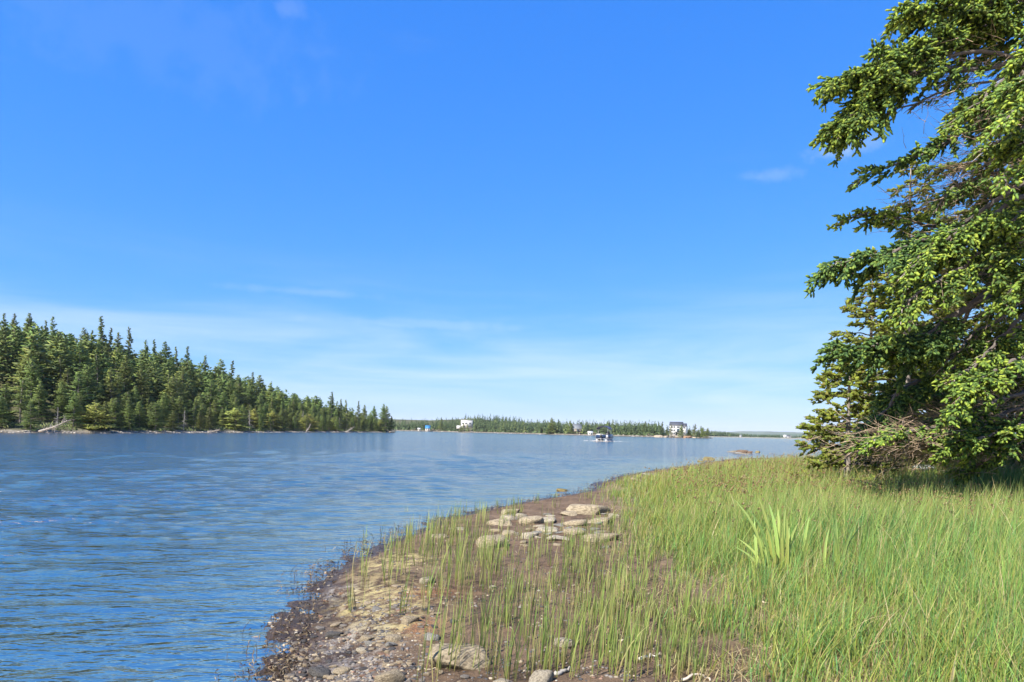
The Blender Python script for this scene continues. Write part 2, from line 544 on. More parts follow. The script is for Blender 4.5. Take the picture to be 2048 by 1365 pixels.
def bank_z(X, Y, fine=True):
    P = np.stack([X, Y], 1)
    d = poly_dist(P, BANK)
    d = d + (fbm(X * 1.1, Y * 1.1, 3, 5) - .5) * np.clip(np.abs(Y) * .02, .25, 1.2)
    z = np.where(d > 0, .13 * sstep(d, 0, 1.0) + .10 * sstep(d, .6, 7) + .25 * sstep(d, 6, 20), np.maximum(d * .14, -.5 - 3.5 * sstep(-d, 3, 14)))
    hump = np.exp(-(((X - 13) / 4.0) ** 2 + ((Y - 19) / 4.5) ** 2))
    z = z + .30 * hump * sstep(d, 0, 5)
    z = z + (fbm(X * .9, Y * .9, 3, 9) - .5) * .07 * sstep(d, -1.5, .4)
    if fine: z = z + (fbm(X * 7, Y * 7, 3, 11) - .5) * .045 * sstep(d, -1.2, 0) + (fbm(X * 22, Y * 22, 2, 12) - .5) * .018 * sstep(d, -1.2, 0)
    return z, d


def zat(x, y):
    return float(bank_z(np.array([x]), np.array([y]))[0][0])


def polar(r, th):
    R, TH = np.meshgrid(r, th, indexing='ij')
    X, Y = (R * np.sin(TH)).ravel(), (R * np.cos(TH)).ravel()
    n, k = len(r), len(th)
    i = np.arange(n - 1)[:, None] * k; j = np.arange(k - 1)[None]
    Q = np.stack([i + j, i + j + 1, i + j + 1 + k, i + j + k], -1).reshape(-1, 4)
    return X, Y, Q[:, ::-1]


def gauss_at(X, Y, x, y, sx, sy, z=.12):
    p = gp(x, y, z)
    return np.exp(-(((X - p[0]) / sx) ** 2 + ((Y - p[1]) / sy) ** 2))


def build_ground():
    r = np.concatenate([np.geomspace(.3, 3, 24)[:-1], np.geomspace(3, 16, 190)[:-1], np.geomspace(16, 70, 90)[:-1], np.geomspace(70, 8800, 60)])
    th = np.concatenate([np.linspace(-math.pi, -.78, 26)[:-1], np.linspace(-.78, .78, 300)[:-1], np.linspace(.78, math.pi, 26)])
    X, Y, Q = polar(r, th)
    z, d = bank_z(X, Y)
    wet = sstep(z, .085, .015)
    wet = np.clip(wet * (1 - .65 * sstep(z, -.01, -.07)), 0, 1)
    litter = sstep(bound(X, Y), -.3, 1.2) * sstep(z, .05, .14)
    weed = np.clip(1.3 * (gauss_at(X, Y, 735, 1185, .45, .5) + gauss_at(X, Y, 775, 1210, .35, .35) + gauss_at(X, Y, 790, 1125, .4, .6) + gauss_at(X, Y, 780, 1250, .3, .3)), 0, 1)
    salt = np.clip(1.2 * (gauss_at(X, Y, 665, 1290, .28, .5) + gauss_at(X, Y, 680, 1325, .25, .3) + gauss_at(X, Y, 665, 1170, .2, .3)), 0, 1)
    rust = np.clip(gauss_at(X, Y, 850, 1258, .14, .2) + gauss_at(X, Y, 880, 1190, .25, .3) * .5 + gauss_at(X, Y, 835, 1190, .15, .2) * .6, 0, 1)
    me = mesh('ground', np.stack([X, Y, z], 1), [Q], M['ground'], True, None, dict(wet=wet, litter=litter, weed=weed, salt=salt, rust=rust))
    tag(link('ground', me), kind='structure')


BL = np.array([gp(x, y, .15) for x, y in ((1520, 1500), (1430, 1365), (1370, 1270), (1320, 1190), (1250, 1120), (1200, 1070), (1222, 1030), (1200, 990), (1215, 965), (1300, 946), (1400, 935))] + [(15, 42), (30, 50)])
BPOLY = np.concatenate([BL, [[160, 55], [160, -20], [2, -20]]])


def bound(X, Y):
    """how far inside the dense sedge a point lies"""
    return poly_dist(np.stack([X, Y], 1), BPOLY) + (fbm(X * 1.3, Y * 1.3, 3, 31) - .5) * 1.6


def build_water():
    r = np.concatenate([np.geomspace(1.2, 60, 400)[:-1], np.geomspace(60, 400, 60)[:-1], np.geomspace(400, 8800, 30)])
    th = np.concatenate([np.linspace(-math.pi, -.80, 14)[:-1], np.linspace(-.80, .72, 350)[:-1], np.linspace(.72, math.pi, 14)])
    X, Y, Q = polar(r, th)
    zb, d = bank_z(X, Y, False)
    R = np.hypot(X, Y)
    rg = rs(4)
    h = np.zeros_like(X)
    for k in range(46):
        lam = .20 * (1.5 / .20) ** rg.random()
        ang = math.radians(-14) + rg.normal(0, .42)
        kx, ky = math.sin(ang) * 2 * math.pi / lam, math.cos(ang) * 2 * math.pi / lam
        fade = sstep(lam / np.maximum(R * .0098, 1e-3), 1.8, 3.6)
        ph = kx * X + ky * Y + rg.random() * 6.28
        h += lam * .0068 * (np.sin(ph) + .22 * np.sin(2 * ph + 1.2)) * fade
    gust = .35 + .75 * fbm(X * .06, Y * .14, 3, 77)
    calm = sstep(-d, 7.0, .0)
    h = h * gust * (1 - .72 * calm)
    murk = 1 - np.exp(-np.maximum(-zb, 0) * 2.2)
    murk = np.clip(murk, 0, 1)
    me = mesh('water', np.stack([X, Y, h], 1), [Q], M['water'], True, None, dict(murk=murk, calm=calm))
    tag(link('water', me), kind='structure')


build_ground()
build_water()

# ------------------------------------------------------------------ rocks and stones
def ico(sub):
    import bmesh
    bm = bmesh.new(); bmesh.ops.create_icosphere(bm, subdivisions=sub, radius=1)
    V = np.array([v.co[:] for v in bm.verts]); Fc = np.array([[v.index for v in f.verts] for f in bm.faces]); bm.free()
    return V, Fc


ICO = {k: ico(k) for k in (1, 2, 3, 4)}


def rock_shape(seed, sub=3, cuts=16, rough=.13):
    V, Fc = ICO[sub]; V = V.copy(); rg = rs(seed)
    for _ in range(cuts):
        n = norm(rg.normal(size=3)); c = rg.uniform(.45, .8)
        t = V @ n; V = V - np.where(t > c, (t - c) * .88, 0)[:, None] * n
    V[:, 2] = np.where(V[:, 2] > .42, .42 + (V[:, 2] - .42) * .25, V[:, 2])
    n = np.zeros(len(V))
    for f, a in ((1.4, 1.), (3.1, .5), (6.5, .25)):
        q = rg.normal(size=3) * 9
        n += a * (vnoise(V[:, 0] * f + q[0] + V[:, 2] * f * .7, V[:, 1] * f + q[1] - V[:, 2] * f * .6, seed) - .5)
    V = V * (1 + rough * n)[:, None]
    return V / np.abs(V).max(0), Fc


ROCK_MESHES = [mesh('rock', *(lambda v, f: (v, [f]))(*rock_shape(100 + k)), M['rock'], False) for k in range(14)]
STONE_MESHES = [mesh('stone', *(lambda v, f: (v, [f]))(*rock_shape(300 + k, 2, 12, .2)), M['rock'], False) for k in range(14)]
for me_ in ROCK_MESHES:
    me_.polygons.foreach_set('use_smooth', np.ones(len(me_.polygons), bool))


def put_rock(px_, py_, w, h, tone, label, name='rock', meshes=ROCK_MESHES, seed=0, group=None, z=None, cat=None, depth=None, Y=None):
    """w, h in photo pixels; (px_, py_) is the middle of its foot"""
    rg = rs(int(px_ * 7 + py_ * 13 + seed))
    zz = .12 if z is None else z
    for _ in range(3):
        p = gp(px_, py_, zz)
        if z is None: zz = zat(p[0], p[1])
    if Y is not None:
        q = at(px_, py_, Y); p = q[:2]; zz = q[2]
    dist = p[1]
    W_, H_ = w * dist / F, max(h * dist / F, .02)
    D_ = W_ * (rg.uniform(.65, 1.05) if depth is None else depth)
    H_ = min(H_, W_ * .5)
    o = bpy.data.objects.new(name, meshes[rg.integers(len(meshes))])
    COL.objects.link(o)
    o.location = (p[0], p[1] + D_ * .4, zz + H_ * .12)
    o.scale = (W_ / 2 * 1.18, D_ / 2 * 1.1, H_ * .88)
    o.rotation_euler = (rg.normal(0, .10), rg.normal(0, .10), rg.normal(0, .25) + (math.pi if rg.random() < .5 else 0))
    v = rg.uniform(.9, 1.1)
    o.color = (tone[0] * v, tone[1] * v, tone[2] * v, 1)
    tag(o, label, cat or 'rock', group)
    return o


TAN, PALE, GREY, DARK, RED, OLV, BLU = (.32, .265, .185), (.37, .325, .25), (.24, .23, .21), (.09, .085, .08), (.33, .20, .15), (.20, .17, .08), (.34, .37, .42)
ROCKS = [
    (905, 1338, 130, 62, TAN, 'largest tan speckled boulder in the foreground mud, reeds rising in front of it'),
    (1130, 1293, 42, 21, PALE, 'cream stone with a sharp top standing alone on the mud between reeds'),
    (1084, 1368, 52, 48, PALE, 'cream angular rock cut by the bottom edge of the photo'),
    (1000, 1372, 34, 18, PALE, 'pale rock tip at the bottom edge left of the cream angular rock'),
    (776, 1370, 54, 26, TAN, 'rounded tan rock at the bottom edge beside a strand of green weed'),
    (981, 1098, 68, 30, TAN, 'broad domed tan boulder at the left front of the boulder cluster'),
    (1180, 1030, 88, 24, TAN, 'widest flat boulder at the back of the cluster near the waterline'),
    (1138, 1031, 36, 12, TAN, 'low tan boulder leaning on the left end of the widest flat boulder'),
    (1061, 1050, 52, 16, TAN, 'tan slab with a dark overhang in the middle of the cluster'),
    (1096, 1046, 42, 16, PALE, 'pale domed boulder right of the overhanging slab'),
    (1005, 1051, 56, 14, TAN, 'long flat tan slab at the left edge of the cluster'),
    (1018, 1040, 34, 12, PALE, 'tan boulder tilted up behind the long flat slab'),
    (1022, 1029, 36, 12, TAN, 'small tan boulder nearest the water at the left of the cluster'),
    (1043, 1036, 24, 10, PALE, 'small pale rock squeezed behind the overhanging slab'),
    (1099, 1063, 46, 12, PALE, 'flat pale slab in the second row of the cluster'),
    (1148, 1055, 48, 14, TAN, 'tan boulder with reeds over it in the middle right of the cluster'),
    (1153, 1069, 44, 14, TAN, 'brownish boulder low in front of the middle right one'),
    (1204, 1049, 56, 15, TAN, 'tan slab half hidden by grass at the right of the cluster'),
    (1226, 1037, 26, 10, PALE, 'small pale rock at the edge of the grass behind the half hidden slab'),
    (1018, 1073, 34, 11, TAN, 'small tan boulder behind the broad domed boulder'),
    (1057, 1077, 40, 13, PALE, 'smooth pale boulder in the front row of the cluster'),
    (1118, 1083, 44, 11, PALE, 'flat pale boulder in the front row right of the smooth one'),
    (1196, 1086, 76, 18, TAN, 'big low boulder veiled by grass at the front right of the cluster'),
    (913, 1061, 32, 8, PALE, 'thin pale slab among the reeds left of the cluster'),
    (878, 1077, 34, 9, TAN, 'flat tan slab among the reeds close to the water'),
    (851, 1168, 30, 14, PALE, 'pale leaning stone at the foot of the first reeds'),
    (985, 1178, 17, 8, PALE, 'small pale pebble alone on the brown mud among reeds'),
    (816, 1252, 36, 15, TAN, 'blunt tan stone on the mud above the gravel'),
    (786, 1286, 34, 19, TAN, 'wedge shaped tan stone with a dark side among the gravel'),
    (734, 1280, 32, 14, TAN, 'brown humped stone left of the wedge shaped stone'),
    (738, 1291, 26, 10, GREY, 'grey stone tucked in front of the brown humped stone'),
    (725, 1304, 26, 9, PALE, 'flat pale oval stone in the gravel near the salt crust'),
    (684, 1348, 34, 14, TAN, 'orange brown flat stone near the bottom edge'),
    (780, 1292, 24, 8, GREY, 'flat grey stone just below the wedge shaped stone'),
    (866, 1284, 32, 12, GREY, 'grey slab just up the bank from the largest boulder'),
    (640, 1355, 50, 16, DARK, 'wet black slab at the waterline by the bottom edge'),
    (665, 1275, 36, 14, DARK, 'dark wet stone sitting in the salt crust'),
    (750, 1222, 24, 8, GREY, 'thin grey slate lying on the mud below the yellow dried weed'),
    (706, 1222, 18, 8, DARK, 'blackish stone left of the thin grey slate'),
    (1321, 1336, 16, 9, PALE, 'small white egg shaped pebble on bare brown mud'),
    (1272, 962, 26, 7, TAN, 'pale flat rock far along the bank at the grass edge'),
    (1246, 972, 18, 5, TAN, 'small flat rock just before the far pale one on the bank'),
    (1300, 951, 26, 5, GREY, 'greyish flat rock where the wrack thins out'),
]
for q in ROCKS: put_rock(*q)
put_rock(1126, 983, 22, 7, OLV, 'mossy olive rock standing alone in the shallow water', z=0.0)
put_rock(1488, 907, 22, 12, (.15, .11, .085), 'tallest reddish brown rock of the low islet beyond the sedge', z=0.0)
put_rock(1499, 907, 15, 8, (.17, .12, .09), 'rusty rock leaning on the right of the tallest islet rock', z=0.0)
put_rock(1480, 908, 18, 5, GREY, 'low grey rock at the left foot of the tallest islet rock', z=0.0)
put_rock(1467, 905, 26, 4, (.2, .18, .14), 'long low pale rock awash at the left of the islet', z=0.0)
put_rock(1517, 906, 10, 6, OLV, 'small olive rock right of the islet in open water', z=0.0)
put_rock(1494, 909, 40, 2.5, (.22, .2, .16), 'flat pale ledge under the islet rocks', z=0.0)
put_rock(1418, 921, 26, 4, OLV, 'flat weedy rock awash off the far end of the bank', z=0.0)
put_rock(1404, 924, 14, 3, OLV, 'smaller weedy rock beside the flat one off the bank', z=0.0)
put_rock(1995, 1052, 62, 26, (.22, .23, .19), 'mossy grey boulder in the sedge at the right edge', Y=12.0)
put_rock(1868, 948, 54, 26, BLU, 'bluish grey boulder under the lowest spruce boughs', Y=19)
put_rock(1905, 930, 54, 28, (.42, .39, .40), 'pinkish grey boulder in sunlight behind the bluish one', Y=20.5)
put_rock(1829, 942, 44, 18, (.45, .38, .31), 'low tan boulder where the grass meets the boughs', Y=20.5)
put_rock(1795, 936, 28, 15, (.42, .36, .30), 'small tan boulder farthest left in the grass under the spruce', Y=22)
put_rock(1948, 958, 46, 24, BLU, 'bluish slab in shade beneath the spruce limb', Y=18)
put_rock(1922, 965, 34, 17, (.30, .33, .38), 'grey slab propped against the bluish slab', Y=17.3)
put_rock(1868, 985, 40, 15, (.26, .22, .17), 'brown lichened rock in the sedge left of the spruce shade', Y=15)


def stones():
    """gravel between the water and the mud: the largest as stones of their own, the rest joined"""
    rg = rs(21)
    kinds = [((.22, .195, .17), 'small grey flat stone in the gravel by the water', 'small grey stones in the shore gravel'),
             ((.36, .29, .20), 'small tan flat stone in the gravel by the water', 'small tan stones in the shore gravel'),
             ((.26, .16, .11), 'small reddish flat stone in the gravel by the water', 'small reddish stones in the shore gravel'),
             ((.09, .085, .085), 'small blackish wet stone in the gravel by the water', 'small blackish stones in the shore gravel')]
    n = 0; tries = 0
    while n < 200 and tries < 5000:
        tries += 1
        x = rg.uniform(570, 930); y = 1372 - 200 * rg.random() ** 1.5
        if x < 575 + max(0, (1260 - y)) * .9: continue
        if x > 900 - (1370 - y) * .2 and rg.random() < .6: continue
        w = rg.uniform(9, 22) * (.6 + .4 * rg.random())
        if abs(x - 905) < 75 and 1270 < y < 1345: continue
        k = rg.choice(4, p=[.34, .36, .07, .23])
        t, lab, grp = kinds[k]
        zn = ' at the bottom edge' if y > 1335 else ' beside the salt crust' if x < 720 else ' below the wedge shaped stone' if y > 1275 else ' on the upper mud'
        put_rock(x, y, w, w * rg.uniform(.2, .36), t, lab + zn, 'stone', STONE_MESHES, tries, grp + zn, cat='stone')
        n += 1
    V0, F0 = ICO[1]
    mb = MB()
    cols = np.array([k[0] for k in kinds] + [(.40, .36, .30)])
    P = []
    while len(P) < 3800:
        x = rg.uniform(540, 1330, 4000); y = rg.uniform(1040, 1372, 4000)
        a, b = rays(x, y)
        Y = (.12 - CAMZ) / b; X = a * Y
        z, d = bank_z(X, Y)
        dens = .18 + .8 * sstep(x, 930, 700) * sstep(y, 1180, 1260)
        dens = dens * (.3 + 1.1 * sstep(fbm(X * 3, Y * 3, 2, 3), .35, .65))
        ok = (z > -.06) & (rg.random(4000) < dens) & (bound(X, Y) < .4)
        P += list(np.stack([X, Y, z], 1)[ok])
    P = np.array(P[:3800])
    n = len(P)
    s = (.005 + .013 * rg.random(n) ** 2.2)
    V = V0[None] * (1 + rg.normal(0, .16, (n, len(V0), 1))) * (s[:, None] * np.stack([rg.uniform(.9, 1.6, n), rg.uniform(.7, 1.2, n), rg.uniform(.35, .7, n)], 1))[:, None]
    a = rg.random(n) * 6.28
    V = np.stack([V[..., 0] * np.cos(a)[:, None] - V[..., 1] * np.sin(a)[:, None], V[..., 0] * np.sin(a)[:, None] + V[..., 1] * np.cos(a)[:, None], V[..., 2]], -1)
    V += P[:, None]
    Fs = (F0[None] + (np.arange(n) * len(V0))[:, None, None]).reshape(-1, 3)
    C = np.repeat(cols[rg.choice(5, n, p=[.36, .29, .07, .26, .02])] * rg.uniform(.6, 1.0, (n, 1)), len(V0), 0)
    tag(link('gravel', mesh('gravel', V.reshape(-1, 3), [Fs], M['stone'], False, C)), 'fine gravel and shell bits strewn over the brown mud', 'gravel', None, 'stuff')


    # smaller stones wedged between the boulders of the cluster
    for k in range(46):
        x = rg.uniform(985, 1225); y = rg.uniform(1030, 1098)
        put_rock(x, y, rg.uniform(10, 26), rg.uniform(3, 7), [TAN, PALE, GREY][rg.integers(3)], 'small stone wedged among the boulders of the shore cluster', 'stone', STONE_MESHES, 900 + k, 'small stones between the boulders', cat='stone')


stones()


def wrack():
    """dark dead weed and reed bits along the waterline"""
    rg = rs(8)
    seg = np.array(shore)
    L = np.concatenate([[0], np.cumsum(np.linalg.norm(np.diff(seg, axis=0), axis=1))])
    n = 5200
    t = L[-1] * rg.random(n) ** 1.7
    x = np.interp(t, L, seg[:, 0]); y = np.interp(t, L, seg[:, 1])
    w = .14 + .02 * y
    x = x + rg.normal(0.0, 1, n) * w * .55 + w * .35; y = y - rg.normal(0.0, 1, n) * w * .4
    k = fbm(x * 2.2, y * 2.2, 2, 55)
    ok = k > .42
    x, y = x[ok], y[ok]; n = len(x)
    z, d = bank_z(x, y)
    z = np.maximum(z, -.002) + rg.random(n) * .02
    a = rg.random(n) * 6.28
    ln = rg.uniform(.008, .032, n) * (1 + y * .03); wd = rg.uniform(.0015, .004, n) * (1 + y * .04)
    d0 = np.stack([np.cos(a) * ln, np.sin(a) * ln, rg.normal(0, .012, n) + .004], 1)
    s0 = np.stack([-np.sin(a) * wd, np.cos(a) * wd, rg.random(n) * .006], 1)
    P = np.stack([x, y, z + .004], 1)
    bend = np.stack([rg.normal(0, .01, n), rg.normal(0, .01, n), rg.random(n) * .02], 1)
    V = np.stack([P - d0, P + s0 + bend, P - s0 + bend, P + d0], 1).reshape(-1, 3)
    i = np.arange(n)[:, None] * 4
    Fs = np.concatenate([i + [[0, 2, 1]], i + [[1, 2, 3]]])
    c = np.array([(.06, .042, .026), (.11, .075, .042), (.19, .14, .075), (.04, .030, .022)])[rg.choice(4, n)] * rg.uniform(.7, 1.3, (n, 1))
    tag(link('wrack', mesh('wrack', V, [Fs], M['wrack'], False, np.repeat(c, 4, 0))), 'dark wet strands of dead weed washed along the waterline', 'seaweed', None, 'stuff')
    # dead reed stubs standing in the shallows
    n = 70
    t = L[6] + (L[-6] - L[6]) * rg.random(n)
    t[:16] = L[8] * rg.random(16)
    x = np.interp(t, L, seg[:, 0]) - np.abs(rg.normal(0, .22, n)) - .02; y = np.interp(t, L, seg[:, 1]) + rg.normal(0, .15, n)
    mb = MB()
    for i in range(n):
        h = rg.uniform(.03, .12); q = rg.normal(0, .4, 2) * h
        mb.tube([(x[i], y[i], -.05), (x[i] + q[0] * .4, y[i] + q[1] * .4, h * .5), (x[i] + q[0], y[i] + q[1], h)], [.003, .003, .0015], 3, (.05, .035, .02), False)
    tag(mb.obj('reed_stubs', M['wrack']), 'dead reed stubs poking from the shallow water', 'reeds', None, 'stuff')


wrack()


def stick(pts, r, label, tone=(.42, .36, .28), Y=None):
    P = []
    for (x, y) in pts:
        p = gp(x, y, .16) if Y is None else at(x, y, Y)[:2]
        P.append((p[0], p[1], zat(*p) + r * 1.2 if Y is None else at(x, y, Y)[2]))
    P = np.array(P); P0 = P[0].copy()
    rg = rs(int(pts[0][0]))
    Q = np.array([P[0] * (1 - t) + P[-1] * t if len(P) == 2 else np.array([np.interp(t * (len(P) - 1), np.arange(len(P)), P[:, k]) for k in range(3)]) for t in np.linspace(0, 1, 9)])
    Q += rg.normal(0, r * .5, Q.shape)
    mb = MB(); mb.tube(Q - P0, np.linspace(r, r * .5, 9), 6, tone)
    tag(mb.obj('driftwood', M['twig'], None, P0, True), label, 'driftwood')


stick([(1280, 1319), (1300, 1311), (1323, 1310)], .012, 'pale crooked root lying on bare mud', (.6, .54, .45))
stick([(1109, 1346), (1143, 1336)], .016, 'grey weathered stick beside the cream angular rock', (.32, .29, .25))
stick([(1243, 1284), (1267, 1269)], .007, 'short straight pale twig on the mud', (.6, .5, .38))
stick([(1365, 1360), (1400, 1352), (1420, 1362)], .01, 'pale branched twig near the bottom edge', (.5, .42, .33))
stick([(1500, 1208), (1545, 1222)], .014, 'bleached stick in the straw litter left of the sedge', (.55, .46, .32))
stick([(1770, 1278), (1845, 1290)], .015, 'bleached branch half hidden in the thick sedge', (.55, .45, .34))
stick([(1755, 958), (1797, 961)], .02, 'grey dead pole lying level in the far grass', (.45, .42, .38))

# ------------------------------------------------------------------ sedge, reeds, iris
def blades(name, P, h, w, lean, rg, colb, colt, segs=4, curl=.35, label='', cat='grass', face=None):
    n = len(P)
    a = rg.random(n) * 6.28 if face is None else face
    side = np.stack([np.cos(a), np.sin(a), np.zeros(n)], 1)
    la = rg.random(n) * 6.28
    ld = np.stack([np.cos(la), np.sin(la), np.zeros(n)], 1) * (lean[0] * np.abs(rg.normal(0, 1, n)))[:, None] + np.array([lean[1], lean[2], 0])
    cv = rg.normal(0, 1, n) * curl
    V = []; C = []
    cut = rg.random(n)
    for k in range(segs + 1):
        t = k / segs
        cen = P + ld * (h * (t * .75 + t * t * (.4 + np.abs(cv))))[:, None]
        cen = cen.copy(); cen[:, 2] += h * t * (1 - .35 * t * np.abs(cv))
        ww = w * (1 - t ** 1.8) * (0.75 + .5 * min(1, t * 3)) if k < segs else None
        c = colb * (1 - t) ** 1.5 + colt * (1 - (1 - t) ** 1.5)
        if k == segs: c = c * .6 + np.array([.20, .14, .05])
        if k < segs:
            V += [cen - side * ww[:, None] / 2, cen + side * ww[:, None] / 2]; C += [c, c]
        else:
            V.append(cen); C.append(c)
    nv = 2 * segs + 1
    V = np.stack(V, 1).reshape(-1, 3); C = np.stack(C, 1).reshape(-1, 3)
    b = np.arange(n)[:, None] * nv
    qs = [b + [[2 * k, 2 * k + 1, 2 * k + 3, 2 * k + 2]] for k in range(segs - 1)]
    fs = ([np.concatenate(qs)] if qs else []) + [b + [[2 * segs - 2, 2 * segs - 1, 2 * segs]]]
    return tag(link(name, mesh(name, V, fs, M['grass'], False, C)), label, cat, None, 'stuff')


GREENS = np.array([(.15, .30, .065), (.20, .35, .075), (.11, .24, .06), (.25, .37, .08), (.36, .42, .12), (.12, .28, .09), (.17, .33, .10)]) * 1.08
OLIVES = np.array([(.30, .33, .055), (.26, .33, .055), (.21, .29, .045), (.40, .38, .10), (.18, .27, .045), (.42, .33, .13)]) * .9
STRAW = np.array([(.46, .38, .20), (.36, .27, .13), (.50, .42, .24), (.25, .17, .08)])


def pick(pal, n, rg, v=.30):
    return pal[rg.choice(len(pal), n)] * rg.uniform(1 - v, 1 + v, (n, 1))


def sample_bank(n, rg, Y0, Y1, power=0.0, xr=(-2.2, None)):
    """points on the bank in the wedge ahead, uniform in angle, density falling with distance"""
    Y = Y0 * (Y1 / Y0) ** rg.random(n)
    u = rg.uniform(-.22, .92, n)
    return u * Y, Y


def build_sedge():
    rg = rs(3)
    for lo, hi, n, segs, wmul, tag_ in ((2.6, 8.5, 84000, 3, 1.0, 'near'), (8.5, 20, 125000, 2, 1.5, 'middle'), (20, 60, 85000, 2, 2.6, 'far')):
        X, Y = sample_bank(n, rg, lo, hi)
        b = bound(X, Y)
        tuft = .35 + 1.0 * sstep(fbm(X * 2.4, Y * 2.4, 3, 41), .3, .65)
        bare = gauss_at(X, Y, 1990, 1000, 1.8, 2.6, .4)
        p = sstep(b, -.25, 1.2) * tuft * (1 - .93 * np.clip(bare, 0, 1))
        ok = (rg.random(n) < p)
        X, Y = X[ok], Y[ok]; b = b[ok]; m = len(X)
        z, d = bank_z(X, Y)
        P = np.stack([X, Y, z - .01], 1)
        low = sstep(b, 0, 3.5)
        h = (.26 + .50 * low) * rg.uniform(.40, 1.2, m) * (.75 + .5 * fbm(X * .5, Y * .5, 2, 8))
        h[rg.random(m) < .25] *= .5
        w = .0052 * rg.uniform(.6, 1.5, m) * wmul
        k = np.clip(sstep(Y, 9, 19) * .85 + .75 * (1 - sstep(b, .3, 2.2)), 0, 1)
        isol = rg.random(m) < k * .42
        ct = np.where(isol[:, None], pick(OLIVES, m, rg), pick(GREENS, m, rg))
        st = rg.random(m) < .11
        ct[st] = pick(STRAW, st.sum(), rg)
        cb = ct * .5 + np.array([.025, .012, .0])  # blade feet darkened: shade deep in the sedge put into the colour, slightly browned
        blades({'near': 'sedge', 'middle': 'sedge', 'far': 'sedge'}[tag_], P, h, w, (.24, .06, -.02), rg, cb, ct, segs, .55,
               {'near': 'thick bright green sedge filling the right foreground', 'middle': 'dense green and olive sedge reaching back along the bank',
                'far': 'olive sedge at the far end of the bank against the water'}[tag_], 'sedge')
        # tall rush stems above it
        q = rg.random(m) < (.07 if tag_ == 'near' else .06)
        if q.any():
            mm = q.sum()
            blades('rush', P[q], (.62 + .22 * rg.random(mm)) * (.55 + .45 * low[q]), .0045 * wmul * rg.uniform(.8, 1.2, mm), (.30, .08, 0), rg, pick(OLIVES, mm, rg), pick(OLIVES, mm, rg), 4, .7,
                   'slender olive rush stems rising above the %s sedge' % tag_, 'rushes')
    # dead straw litter at the feet of the sedge
    n = 60000
    X, Y = sample_bank(n, rg, 2.6, 14)
    b = bound(X, Y)
    ok = rg.random(n) < np.clip(sstep(b, -.9, .3) * (1 - .6 * sstep(b, 1.5, 3)), 0, 1) * sstep(fbm(X * 1.6, Y * 1.6, 2, 66), .3, .6)
    X, Y = X[ok], Y[ok]; m = len(X)
    z, d = bank_z(X, Y)
    blades('straw_litter', np.stack([X, Y, z], 1), rg.uniform(.02, .09, m), .0045 * rg.uniform(.6, 1.5, m) * (1 + Y * .04), (1.6, 0, 0), rg, pick(STRAW, m, rg), pick(STRAW, m, rg), 2, .8,
           'matted straw coloured dead grass at the edge of the mud', 'dead grass')


def reed_patch(name, spots, rg, label):
    Ps = []; hs = []
    for (x, y, sx, sy, n, h) in spots:
        p = gp(x, y, .1)
        X = p[0] + rg.normal(0, sx, n); Y = p[1] + rg.normal(0, sy, n)
        # reeds stand in small tufts
        k = max(2, n // 7)
        c = rg.integers(0, k, n)
        cx, cy = rg.normal(0, sx, k), rg.normal(0, sy, k)
        X = p[0] + cx[c] + rg.normal(0, .05, n); Y = p[1] + cy[c] + rg.normal(0, .05, n)
        Ps.append(np.stack([X, Y], 1)); hs.append(np.full(n, h))
    P = np.concatenate(Ps); h = np.concatenate(hs)
    ok = P[:, 1] > 2.7
    P, h = P[ok], h[ok]
    z, d = bank_z(P[:, 0], P[:, 1])
    ok = z > -.16
    P, h, z = P[ok], h[ok], z[ok]; m = len(P)
    P = np.column_stack([P, z - .01])
    h = h * rg.uniform(.35, 1.15, m)
    ct = pick(np.array([(.25, .33, .08), (.20, .31, .07), (.31, .35, .12), (.15, .25, .06), (.36, .34, .14)]), m, rg)
    cb = ct * .4 + np.array([.10, .06, .02])
    blades(name, P, h, .0055 * rg.uniform(.7, 1.4, m) * (1 + P[:, 1] * .03), (.10, .05, 0), rg, cb, ct, 4, .25, label, 'reeds')


build_sedge()
rgr = rs(14)
reed_patch('reeds', [(870, 1110, .35, 1.0, 230, .42), (930, 1090, .4, 1.1, 240, .42), (985, 1130, .35, .8, 160, .4), (850, 1075, .3, 1.2, 120, .35), (940, 1170, .35, .6, 110, .42),
                     (1010, 1060, .3, 1.2, 60, .35), (880, 1180, .25, .5, 60, .45)], rgr, 'patch of slender yellow green reeds left of the boulders')
reed_patch('reeds', [(1090, 1180, .35, .8, 130, .33), (1160, 1160, .4, .9, 260, .33), (1230, 1130, .4, .9, 330, .36), (1190, 1230, .4, .5, 230, .3), (1120, 1260, .3, .5, 120, .3), (1240, 1270, .3, .4, 180, .3), (1350, 1330, .3, .3, 160, .3), (1260, 1350, .3, .2, 90, .26), (1270, 1200, .35, .6, 260, .32), (1330, 1240, .35, .5, 180, .3),
                     (1150, 1100, .3, .8, 100, .3), (1220, 1080, .3, .9, 130, .34), (1180, 1000, .3, 1.4, 90, .3), (1140, 1330, .35, .3, 60, .3), (1290, 1310, .35, .35, 120, .28), (1400, 1300, .3, .4, 140, .3)],
           rgr, 'thin green reed shoots standing in the brown mud before the sedge')
reed_patch('reeds', [(910, 1330, .16, .3, 34, .52), (1010, 1330, .22, .3, 60, .5), (1060, 1300, .2, .3, 55, .46), (960, 1280, .25, .4, 55, .46), (830, 1230, .08, .15, 16, .45), (1160, 1362, .12, .1, 40, .48), (1210, 1362, .1, .1, 24, .4),
                     (870, 1365, .15, .15, 14, .55), (1050, 1365, .2, .1, 34, .5), (1290, 1365, .14, .1, 16, .4)], rgr, 'tall slim reeds rising from the nearest mud and stones')
